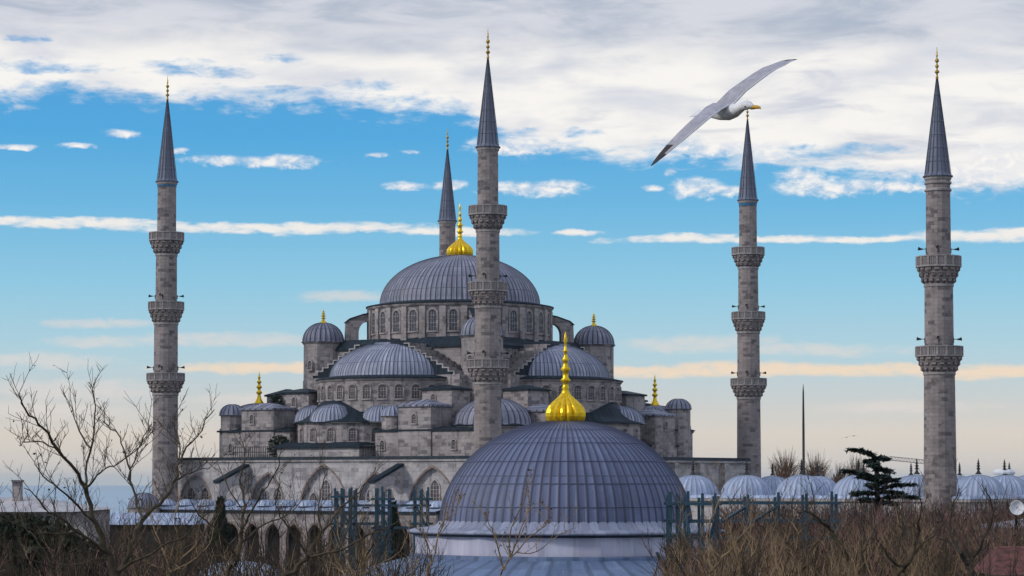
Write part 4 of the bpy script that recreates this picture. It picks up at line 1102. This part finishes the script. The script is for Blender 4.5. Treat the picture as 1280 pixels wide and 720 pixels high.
# plants rooted on the mosque roofs
random.seed(31)
for (a, c, z, r, lab) in [(-14.2, -21.0, 22.6, (1.1, .8, 1.6), 'ivy bush growing between the stepped lead roofs left of the semi dome'), (-9.8, -25.6, 17.2, (1.6, .6, 1.5), 'dark shrub growing on the terrace behind the iron railing')]:
    x, y = OX + a * ux - c * uy, OY + a * uy + c * ux
    o = MB(); leafmass(o, (0, 0, 0), r[0], r[1], r[2], 420, .26, 'ivy', 0); tag(o.build('shrub', None, (x, y, z)), lab, 'plant')

# ------------------------------------------------------------------ teal steel scaffolds
def scaffold(label, xs, ytop, ybot, D, depth=2.0, rails=(), diag=()):
    x0 = P(xs[0], 600, D).x; root = empty('scaffold', (x0, D, 0)); tag(root, label, 'scaffold')
    px = lambda x: P(x, 600, D).x - x0
    zt = pz(ytop, D)
    post = MB(); post.box(-.075, .075, -.075, .075, 0, 1, 'teal'); pm = post.mesh('post')
    for x in xs:
        for yy in (0, depth):
            inst('post', pm, root, (px(x), yy, 0), 0, (1, 1, zt + rnd(.1, .5)))
    for (xa, xb, y) in rails:
        z = pz(y, D)
        for yy in (-.14, depth + .14):
            mb = MB(); mb.box(px(xa) - .1, px(xb) + .1, yy - .05, yy + .05, z - .07, z + .07, 'teal'); mb.build('rail', root)
    for i, x in enumerate(xs):
        for y in (ytop + 4, (ytop + ybot) / 2):
            mb = MB(); z = pz(y, D); mb.box(px(x) - .05, px(x) + .05, 0.12, depth - .12, z - .07, z + .07, 'teal'); mb.build('crossbar', root)
    for (xa, ya, xb, yb) in diag:
        mb = MB(); mb.bar((px(xa), -.22, pz(ya, D)), (px(xb), -.22, pz(yb, D)), .12, 'teal'); mb.build('brace', root)
    return root
scaffold('teal steel scaffold frame against the mosque wall left of the lead dome', [419, 427, 437, 443, 470, 478, 486, 518, 526, 534], 617, 720, 168, 2.2,
         [(415, 443, 621), (415, 443, 655), (466, 490, 624), (466, 490, 660), (466, 490, 690), (514, 538, 624), (443, 536, 632), (415, 443, 690), (514, 538, 655), (443, 470, 655), (490, 518, 660)], [(419, 625, 437, 655), (437, 655, 419, 690), (470, 628, 486, 660), (486, 660, 470, 692), (518, 628, 534, 660)])
scaffold('teal steel scaffold frame wrapping the right side of the lead dome', [838, 850, 860, 878, 897], 626, 720, 126, 2.4,
         [(836, 900, 630), (836, 900, 652), (836, 880, 672), (836, 880, 688), (836, 900, 705)], [(820, 690, 835, 720), (856, 640, 868, 700), (895, 640, 880, 700)])
scaffold('long teal steel frame running behind the thicket at the right', [897.5, 935, 973, 1008, 1045], 624, 720, 136, 1.8, [(897, 1048, 629), (897, 1048, 651), (897, 1048, 673)], [(897, 655, 935, 632), (935, 655, 973, 632)])

# ------------------------------------------------------------------ low buildings and odds and ends
def build_box(root, name, x0, x1, y0, y1, z0, z1, m):
    mb = MB(); mb.box(x0, x1, y0, y1, z0, z1, m); return mb.build(name, root)
D = 150.0
xl, xr = P(-60, 620, D).x, P(84, 620, D).x
r_ = empty('low_building', (xl, D, 0)); tag(r_, 'low building with a pale sloping roof and one chimney at the left edge', 'building')
zt = pz(640, D)
wl = build_box(r_, 'wall', 0, xr - xl, 0, 16, 0, zt, 'stone')
mb = MB(); L_ = xr - xl
mb.add([(-.4, -.5, zt + .01), (L_ + .4, -.5, zt + .01), (L_ + .4, 16.5, zt + .01), (-.4, 16.5, zt + .01), (0, 8, zt + .85), (L_ - 3.5, 8, zt + .85)], [(0, 1, 5, 4), (1, 2, 5), (2, 3, 4, 5), (3, 0, 4), (3, 2, 1, 0)], 'roofpale')
rf = mb.build('roof', r_)
cxx = P(22, 600, D + 6).x - xl
mb = MB(); mb.box(cxx - .25, cxx + .25, 5.6, 6.4, zt + .3, pz(602, D + 6), 'stone'); mb.box(cxx - .32, cxx + .32, 5.5, 6.5, pz(602, D + 6) + .002, pz(600, D + 6), 'stone'); mb.build('chimney', rf)
for i in range(4):
    inst('window', WIN_WALL, wl, (2 + i * 1.9, -.01, zt - 3.6), 0)
D = 240.0; xl, xr = P(95, 620, D).x, P(240, 620, D).x
r_ = empty('long_shed', (xl, D, 0)); tag(r_, 'long low shed with a pale grey roof below the left minaret', 'building')
zt = pz(656, D); build_box(r_, 'wall', 0, xr - xl, 0, 10, 0, zt, 'bark_dark')
mb = MB(); L_ = xr - xl; mb.add([(-.4, -.4, zt + .01), (L_ + .4, -.4, zt + .01), (L_ + .4, 10.4, zt + .01), (-.4, 10.4, zt + .01), (0, 5, zt + 1.1), (L_, 5, zt + 1.1)], [(0, 1, 5, 4), (1, 2, 5), (2, 3, 4, 5), (3, 0, 4), (3, 2, 1, 0)], 'lead_white'); mb.build('roof', r_)
# evergreen masses, lower left
random.seed(41)
bush_thing('evergreen_tree', 'dark rounded evergreen tree below the pale roof at the left edge', 'tree', (P(25, 690, 120).x, 120, pz(690, 120)), (3.2, 2.2, 1.9), 3200, .24, 'hedge')
bush_thing('evergreen_tree', 'dark evergreen tree behind the forks of the big bare tree', 'tree', (P(92, 716, 128).x, 128, pz(716, 128)), (2.2, 2.0, 1.9), 2000, .24, 'hedge')
# red roofed house at right
D = 64.0; xl = P(1258, 700, D).x; L_ = 5.0
r_ = empty('house', (xl, D, 0)); tag(r_, 'house with a red tiled roof at the right edge', 'house')
zt = pz(719, D); build_box(r_, 'wall', 0, L_, 0, 2.6, 0, zt, 'plaster')
mb = MB(); mb.add([(-.4, -.4, zt + .01), (L_ + .4, -.4, zt + .01), (L_ + .4, 3.0, zt + .01), (-.4, 3.0, zt + .01), (0, 1.3, zt + .72), (L_, 1.3, zt + .72)], [(0, 1, 5, 4), (1, 2, 5), (2, 3, 4, 5), (3, 0, 4), (3, 2, 1, 0)], 'redtile'); mb.build('roof', r_)
D = 150.0; xl = P(1245, 700, D).x
r_ = empty('white_house', (xl, D, 0)); tag(r_, 'small white house behind the red tiled roof', 'house')
zt = pz(664, D); wl = build_box(r_, 'wall', 0, 5.5, 0, 6, 0, zt, 'plaster')
mb = MB(); mb.hip(0, 5.5, 0, 6, zt + .003, .5, 'lead'); mb.build('roof', r_)
for i in range(3): inst('window', WIN_WALL, wl, (.9 + i * 1.8, -.01, zt - 3.3), 0)
# round white disc on a pole
D = 95.0; q = P(1271, 635, D); r_ = empty('satellite_dish', (q.x, D, 0)); tag(r_, 'round white satellite dish on a pole at the right edge', 'satellite dish')
mb = MB(); mb.tube([(0, .15, 0), (0, .15, q.z)], .05, 8, 'iron'); mb.build('pole', r_)
mb = MB(); mb.T = Matrix.Translation((0, 0, q.z)) @ Matrix.Rotation(radians(80), 4, 'X')
mb.lathe([(.02, -.06), (.14, -.045), (.24, 0), (.27, .05), (.29, .05), (.26, -.02), (.14, -.08), (.02, -.1)], 0, 0, 24, 'white'); mb.tube([(0, 0, -.02), (0, 0, .25)], .015, 6, 'iron'); mb.build('dish', r_)
# white domed kiosk roof at the bottom
D = 150.0; q = P(300, 716, D); r_ = empty('kiosk', (q.x, D, 0)); tag(r_, 'small kiosk with a pale shallow dome at the bottom left', 'kiosk')
mb = MB(); mb.ribdome(2.6, 1.0, 0, 0, pz(722, D), 24, 'lead_white', h=.04, rings=8, flare=.4, flare_h=.15); mb.build('dome', r_)
mb = MB(); mb.lathe([(2.3, 0), (2.3, pz(722, D) - .1), (2.6, pz(722, D) - .05)], 0, 0, 8, 'plaster', smooth=False); mb.build('wall', r_)
# thin mast
D = 450.0; q = P(1004, 480, D); r_ = MB(); r_.tube([(0, 0, 0), (0, 0, q.z * .75), (0, 0, q.z - 1.5), (0, 0, q.z)], [.3, .22, .15, .03], 8, 'iron'); r_.lathe([(.7, 0), (.7, 1), (.4, 1.2)], 0, 0, 8, 'stone')
tag(r_.build('mast', None, (q.x, D, 0)), 'thin dark mast standing alone right of the mosque', 'mast')
# far crane
D = 900.0; a = P(1112, 575, D); b = P(1160, 581, D); r_ = empty('crane', (b.x, D, 0)); tag(r_, 'pale tower crane far beyond the courtyard domes', 'crane')
mb = MB()
A = a - Vector((b.x, D, 0)); B = Vector((3.5, 0, b.z))
for dz, dy in ((0, -.6), (0, .6), (1.3, 0)): mb.bar(A + Vector((0, dy, dz)), B + Vector((0, dy, dz)), .22, 'crane')
for i in range(14):
    p0 = A.lerp(B, i / 14); p1 = A.lerp(B, (i + 1) / 14); mb.bar(p0 + Vector((0, -.6, 0)), p0.lerp(p1, .5) + Vector((0, 0, 1.3)), .14, 'crane'); mb.bar(p0.lerp(p1, .5) + Vector((0, 0, 1.3)), p1 + Vector((0, -.6, 0)), .14, 'crane')
mb.build('jib', r_)
mb = MB()
for dx in (-.8, .8):
    for dy in (-.8, .8): mb.bar(Vector((dx, dy, -45)), Vector((dx, dy, b.z)), .25, 'crane')
mb.build('tower', r_)

# ------------------------------------------------------------------ birds
def gull(name, label, loc, head, bank, scale, detail=True):
    root = empty(name, loc); tag(root, label, 'seagull' if detail else 'bird', None if detail else 'birds far off over the courtyard')
    h = Vector(head).normalized()
    hp = Vector((-h.y, h.x, 0))                   # left-hand side of the bird
    wd = hp * cos(bank) + Vector((0, 0, sin(bank)))
    nrm = h.cross(wd).normalized()
    Mx = Matrix((h, wd, nrm)).transposed().to_4x4()
    Mx = Matrix.Scale(scale, 4) @ Mx
    # body: continuous lofted shape, x forward, from tail to head
    mb = MB(); mb.T = Mx
    BS = .67
    secs = [(-.33, .0, .075, .008), (-.28, .0, .066, .012), (-.22, .0, .045, .024), (-.15, -.004, .058, .046), (-.06, -.012, .075, .068), (.03, -.014, .08, .075), (.10, -.006, .072, .066), (.155, .008, .054, .052), (.19, .018, .046, .045), (.225, .022, .045, .045), (.26, .02, .036, .036), (.285, .014, .018, .02), (.295, .012, .006, .008)]
    n = 16; vs = []; fs = []
    for x, z, ry, rz in secs:
        for j in range(n):
            t = 2 * pi * j / n; vs.append((x * .84 + .012, ry * BS * cos(t), z + .008 + rz * BS * .92 * sin(t)))
    for i in range(len(secs) - 1):
        for j in range(n): fs.append((i * n + j, i * n + (j + 1) % n, (i + 1) * n + (j + 1) % n, (i + 1) * n + j))
    fs.append(tuple(range(n - 1, -1, -1))); fs.append(tuple((len(secs) - 1) * n + j for j in range(n)))
    mb.add(vs, fs, 'feather_white' if detail else 'feather_grey', None, True)
    # wings: part of the same body mesh; stations along the span (y, x leading, chord, z)
    for sg in (1, -1):
        st = [(.0, .10, .24, .042), (.06, .115, .25, .055), (.12, .145, .24, .085), (.20, .18, .225, .105), (.30, .205, .21, .12), (.38, .20, .20, .118), (.47, .175, .18, .098), (.56, .135, .145, .068), (.63, .095, .105, .038), (.685, .055, .06, .012), (.72, .02, .015, -.006)]
        st = [(y, x - c * .14, c * .57, (z - .015 if sg > 0 else .042 + (z - .042) * .45 - .10 * max(0, y - .3)) + (.05 * max(0, y - .45) / .27 if sg > 0 else 0)) for y, x, c, z in st]
        K = 9; vs = []; cols = []
        prof = [(0, 0), (.08, .035), (.3, .06), (.65, .035), (1, 0.004), (1, -.004), (.65, .015), (.3, .02), (.08, -.015)]
        for y, x, c, z in st:
            for u, v in prof: vs.append((x - u * c, sg * y, z + v * c * 1.2 + u * c * .17))
        f1 = []; f2 = []; f3 = []
        for i in range(len(st) - 1):
            for j in range(K):
                q = (i * K + j, i * K + (j + 1) % K, (i + 1) * K + (j + 1) % K, (i + 1) * K + j)
                if sg < 0: q = q[::-1]
                if i >= 8 or (i == 7 and j in (2, 3, 4)): f2.append(q)
                elif j in (4, 3) and j == 4 or j in (0, 8): f3.append(q)
                else: f1.append(q)
        mb.add(vs, f1, 'feather_grey', None, True); mb.add(vs, f2, 'feather_black', None, True); mb.add(vs, f3, 'feather_white', None, True)
    mb.build('body', root)
    if detail:
        mb = MB(); mb.T = Mx
        mb.T = mb.T @ Matrix.Translation((-.04, 0, 0)); mb.tube([(.275, 0, .014), (.32, 0, .012), (.345, 0, .006), (.352, 0, -.004)], [.015, .012, .008, .002], 8, 'beak'); mb.build('beak', root)
        for sg in (1, -1):
            mb = MB(); mb.T = Mx; mb.tube([(.215, sg * .021, .03), (.215, sg * .0285, .032)], [.007, .005], 8, 'eye'); mb.build('eye', root)
    return root
gull('seagull', 'white and grey seagull gliding with spread wings at the upper right', P(906, 140, 15.2), (.62, -.775, -.05), radians(30), 1.03)
for (x, y, hd, bk, lab) in [(1058, 547, (.3, -1, 0), .12, 'left one of two tiny dark birds flying above the cedar'), (1067, 545, (.5, -1, 0), -.1, 'right one of two tiny dark birds flying above the cedar')]:
    gull('bird', lab, P(x, y, 190), hd, bk, .62, False)
